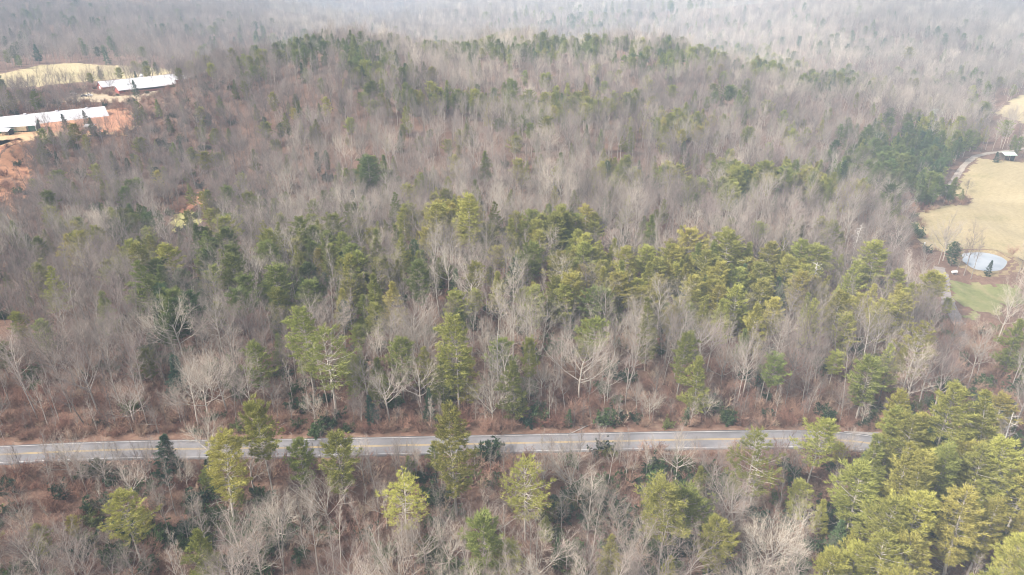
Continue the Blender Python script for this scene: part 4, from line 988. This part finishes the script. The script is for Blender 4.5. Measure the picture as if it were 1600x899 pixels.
ROADY = lambda x: float(np.interp(x, ROAD[:, 0], ROAD[:, 1]))
def zone(x, y):
    if y < ROADY(x) and y < 170: return 'in the woods below the road'
    if y < ROADY(x) + 22: return 'along the far side of the road'
    if y < 200: return 'on the lower slope beyond the road'
    if y < 260: return 'half way up the wooded slope'
    return 'high on the wooded slope'
SIDE = lambda x, y: ''
def word(t, ws): return ws[min(len(ws) - 1, int(t * len(ws)))]
LIMIT = {'bare': 300, 'pine': 262, 'hem': 120, 'shrub': 260, 'brush': 0}
rest = {k: [] for k in SETS}
for kind, prot in SETS.items():
    L = [p for p in PLANTS if p[0] == kind]
    arr = np.array([(p[1], p[2], p[3]) for p in L]); z = ground(arr[:, 0], arr[:, 1])
    px, py, dep = project(arr[:, 0], arr[:, 1], z + arr[:, 2] * .7)
    size = np.where((px > 4) & (px < 1596) & (py > 4) & (py < 890), arr[:, 2] / dep, 0)
    order = np.argsort(-size)
    for r_, q in enumerate(order):
        _, x, y, h, v, rz, t = L[q]
        if r_ >= LIMIT[kind] or size[q] == 0: rest[kind].append(L[q]); continue
        zn = zone(x, y)
        if kind == 'bare':
            fw = FORM_WORDS[prot[v][0]]; tw_ = word(t, ['brown', 'grey-brown', 'pale buff'])
            plant('bare_tree', prot[v], x, y, h, rz, t, f'{fw} leafless tree with {tw_} twigs {zn}', 'bare tree', f'{fw} {tw_} leafless trees {zn}')
        elif kind == 'pine':
            fw = 'tall' if h > 15 else 'middling' if h > 11 else 'small'; tw_ = word(t, ['dark green', 'mid green', 'yellow-green'])
            plant('pine_tree', prot[v], x, y, h, rz, t, f'{fw} {tw_} pine {zn}', 'pine tree', f'{fw} {tw_} pines {zn}')
        elif kind == 'hem':
            plant('hemlock_tree', prot[v], x, y, h, rz, t, f'dense dark blue-green evergreen tree {zn}', 'evergreen tree', f'dark dense evergreens {zn}')
        else:
            plant('evergreen_shrub', prot[v], x, y, h, rz, t, f'leafy green shrub under bare trees {zn}', 'shrub', f'leafy green shrubs {zn}', 'foliage', 'stem')

def log_mesh(seed, L):
    rs = np.random.RandomState(seed); b_ = Bag(); P, _ = curve_pts(rs, np.array([0, 0, .12]), np.array([1., 0, .01]), L, 5, 0, .04); b_.tube(P, .16 * (1 - np.linspace(0, 1, 6) * .7), 6)
    for c in range(7):
        q = P[1 + c % 5]; Q_, _ = curve_pts(rs, q, unit(np.array([.5, rs.normal(0, .6), rs.uniform(.2, .8)])), rs.uniform(.8, 2.6), 3, 0, .12); b_.tube(Q_, [.05, .035, .02, .01], 3)
    me = b_.mesh('fallen_log', True); me.materials.append(M['dead']); return me
LOGS = [log_mesh(700 + k, 6 + k * 1.5) for k in range(4)]
for k, (px, py) in enumerate([(560, 672), (760, 655), (930, 662), (1010, 700), (1120, 655), (250, 665), (640, 838), (780, 830), (1010, 815), (1180, 790), (300, 850), (1240, 870), (860, 640), (420, 665)]):
    x, y, z = on_ground(px, py); o = obj('fallen_log', LOGS[k % 4], loc=(x, y, z)); o.rotation_euler = (0, 0, k * 1.9); o['tint'] = (k * .37) % 1
    w_ = 'beyond the road' if y > ROADY(x) else 'below the road'; tag(o, f'pale fallen trunk with broken limbs on leaf litter {w_}', 'fallen log', f'fallen trunks {w_}')
def scatter(name, protos, pts, label, lab_cat=None):
    if not pts: return
    me = bpy.data.meshes.new(name); arr = np.array([(p[1], p[2]) for p in pts]); z = ground(arr[:, 0], arr[:, 1]) - .05
    me.vertices.add(len(pts)); me.vertices.foreach_set('co', np.stack([arr[:, 0], arr[:, 1], z], 1).astype(np.float32).ravel())
    for nm, ty, vals in (('spin', 'FLOAT', [p[5] for p in pts]), ('size', 'FLOAT', [p[3] / protos[p[4]][1] for p in pts]), ('pick', 'INT', [p[4] for p in pts]), ('tint', 'FLOAT', [p[6] for p in pts])):
        a = me.attributes.new(nm, ty, 'POINT'); a.data.foreach_set('value', vals)
    o = bpy.data.objects.new(name, me); COL.objects.link(o); tag(o, label, None, None, 'stuff')
    ng = bpy.data.node_groups.new(name, 'GeometryNodeTree')
    ng.interface.new_socket('Geometry', in_out='INPUT', socket_type='NodeSocketGeometry'); ng.interface.new_socket('Geometry', in_out='OUTPUT', socket_type='NodeSocketGeometry')
    n, l = ng.nodes, ng.links; gi = n.new('NodeGroupInput'); go = n.new('NodeGroupOutput')
    ip = n.new('GeometryNodeInstanceOnPoints'); l.new(gi.outputs[0], ip.inputs['Points'])
    joinall = n.new('GeometryNodeJoinGeometry')
    for pr in reversed(protos):
        j = n.new('GeometryNodeJoinGeometry')
        for me_ in (pr[2], pr[3]):
            oi = n.new('GeometryNodeObjectInfo'); oi.transform_space = 'ORIGINAL'; oi.inputs['Object'].default_value = MESH_OWNER[me_.name]
            l.new(oi.outputs['Geometry'], j.inputs[0])
        g2 = n.new('GeometryNodeGeometryToInstance'); l.new(j.outputs[0], g2.inputs[0]); l.new(g2.outputs[0], joinall.inputs[0])
    l.new(joinall.outputs[0], ip.inputs['Instance']); ip.inputs['Pick Instance'].default_value = True
    def na(nm, ty):
        a = n.new('GeometryNodeInputNamedAttribute'); a.data_type = ty; a.inputs['Name'].default_value = nm; return a.outputs['Attribute']
    l.new(na('pick', 'INT'), ip.inputs['Instance Index'])
    cx = n.new('ShaderNodeCombineXYZ'); l.new(na('spin', 'FLOAT'), cx.inputs['Z']); l.new(cx.outputs[0], ip.inputs['Rotation'])
    l.new(na('size', 'FLOAT'), ip.inputs['Scale']); l.new(ip.outputs[0], go.inputs[0])
    md = o.modifiers.new('scatter', 'NODES'); md.node_group = ng
    return o
MESH_OWNER = {}
for o in bpy.data.objects:
    if o.type == 'MESH' and o.data.name not in MESH_OWNER: MESH_OWNER[o.data.name] = o
for kind in SETS:      # a prototype mesh that no single tree uses yet gets one, taken from the rest
    for v, pr in enumerate(SETS[kind]):
        for me_ in (pr[2], pr[3]):
            if me_.name not in MESH_OWNER:
                MESH_OWNER[me_.name] = bpy.data.objects.new(me_.name, me_)
scatter('bare_woods', BARE, rest['bare'], 'leafless grey-brown woods covering the hills')
scatter('pine_woods', PINE, rest['pine'], 'green pines massed on the hills beyond the nearer trees')
scatter('hemlock_woods', HEM, rest['hem'], 'dark evergreens scattered through the farther woods')
scatter('evergreen_undergrowth', SHRUB, rest['shrub'], 'low leafy undergrowth among the trees')
scatter('brush_undergrowth', BRUSH, rest['brush'], 'brown twiggy brush covering the forest floor')
if 1: print('COUNTS', {k: (sum(1 for p in PLANTS if p[0] == k), len(rest[k])) for k in SETS})

# ------------------------------------------------------------------ haze
def haze_box():
    x0, x1, y0, y1, z0, z1 = GX[0] - 40, GX[-1] + 40, GY[0] - 40, GY[-1] + 40, float(ZZ.min()) - 3, max(float(ZZ.max()) + 60, 180)
    me = bpy.data.meshes.new('haze'); me.from_pydata([(x, y, z) for x in (x0, x1) for y in (y0, y1) for z in (z0, z1)], [], [(0, 1, 3, 2), (4, 6, 7, 5), (0, 4, 5, 1), (2, 3, 7, 6), (0, 2, 6, 4), (1, 5, 7, 3)]); me.update()
    m = bpy.data.materials.new('haze'); m.use_nodes = True; n = m.node_tree.nodes; l = m.node_tree.links
    n.remove(n['Principled BSDF']); v = n.new('ShaderNodeVolumePrincipled'); v.inputs['Color'].default_value = (.66, .82, 1.0, 1); v.inputs['Density'].default_value = HAZE_DENSITY
    v.inputs['Anisotropy'].default_value = -0.3
    l.new(v.outputs[0], n['Material Output'].inputs['Volume'])
    tag(obj('haze', me, m), 'thin pale haze lying over the hills', None, None, 'stuff')
if HAZE_DENSITY > 0: haze_box()
def shade_cloud_deck():
    Hc = 1100.0; off = np.array([sd.x, sd.y]) / sd.z * Hc       # unseen cloudbank, added and shaped to dim the sun on the near valley
    u, v = np.meshgrid(np.linspace(-1, 1, 61), np.linspace(-1, 1, 41), indexing='ij')
    n_ = (N1(u * 6 + 20, v * 6 + 20) - .5)
    r = np.sqrt(u * u + v * v); sc_ = np.where(r > 1, 1 / np.maximum(r, 1e-6), 1)
    a = np.arctan2(v, u); edge = 1 + .12 * np.sin(a * 3 + 1) + .07 * np.sin(a * 7)
    m_ = np.maximum(np.abs(u), np.abs(v)); rr = np.where(r > 0, m_ / np.maximum(r, 1e-6), 0)      # square grid pressed into a disc
    X = u * rr * edge * 2300 + off[0] + 160; Y = v * rr * edge * 1080 + off[1] - 450 + 1150 * sstep(100, 900, X - off[0]) * np.clip(v + .2, 0, 1)
    th = 130 * np.sqrt(np.clip(1 - m_ ** 2, 0, 1)) * (.7 + n_)
    nx_, ny_ = X.shape; top = np.stack([X, Y, Hc + th], -1).reshape(-1, 3); bot = np.stack([X, Y, Hc - th * .45], -1).reshape(-1, 3)
    i_ = (np.arange(nx_ - 1)[:, None] * ny_ + np.arange(ny_ - 1)[None]).ravel(); q = np.stack([i_, i_ + ny_, i_ + ny_ + 1, i_ + 1], 1)
    me = mesh_np('shade_cloud', np.concatenate([top, bot]), [q, q[:, ::-1] + nx_ * ny_], True)
    m = bpy.data.materials.new('shade_cloud'); m.use_nodes = True; n = m.node_tree.nodes; l = m.node_tree.links; n.remove(n['Principled BSDF'])
    t = n.new('ShaderNodeBsdfTransparent'); t.inputs[0].default_value = (.62, .62, .62, 1); d = n.new('ShaderNodeBsdfTranslucent'); d.inputs[0].default_value = (.9, .9, .92, 1)
    a_ = n.new('ShaderNodeAddShader'); mx = n.new('ShaderNodeMixShader'); mx.inputs[0].default_value = .255
    t.inputs[0].default_value = (1, 1, 1, 1); l.new(t.outputs[0], mx.inputs[1]); l.new(d.outputs[0], mx.inputs[2]); l.new(mx.outputs[0], n['Material Output'].inputs['Surface'])
    tag(obj('shade_cloud', me, m), 'broad unseen cloudbank added to shade the near valley', None, None, 'stuff')
shade_cloud_deck()
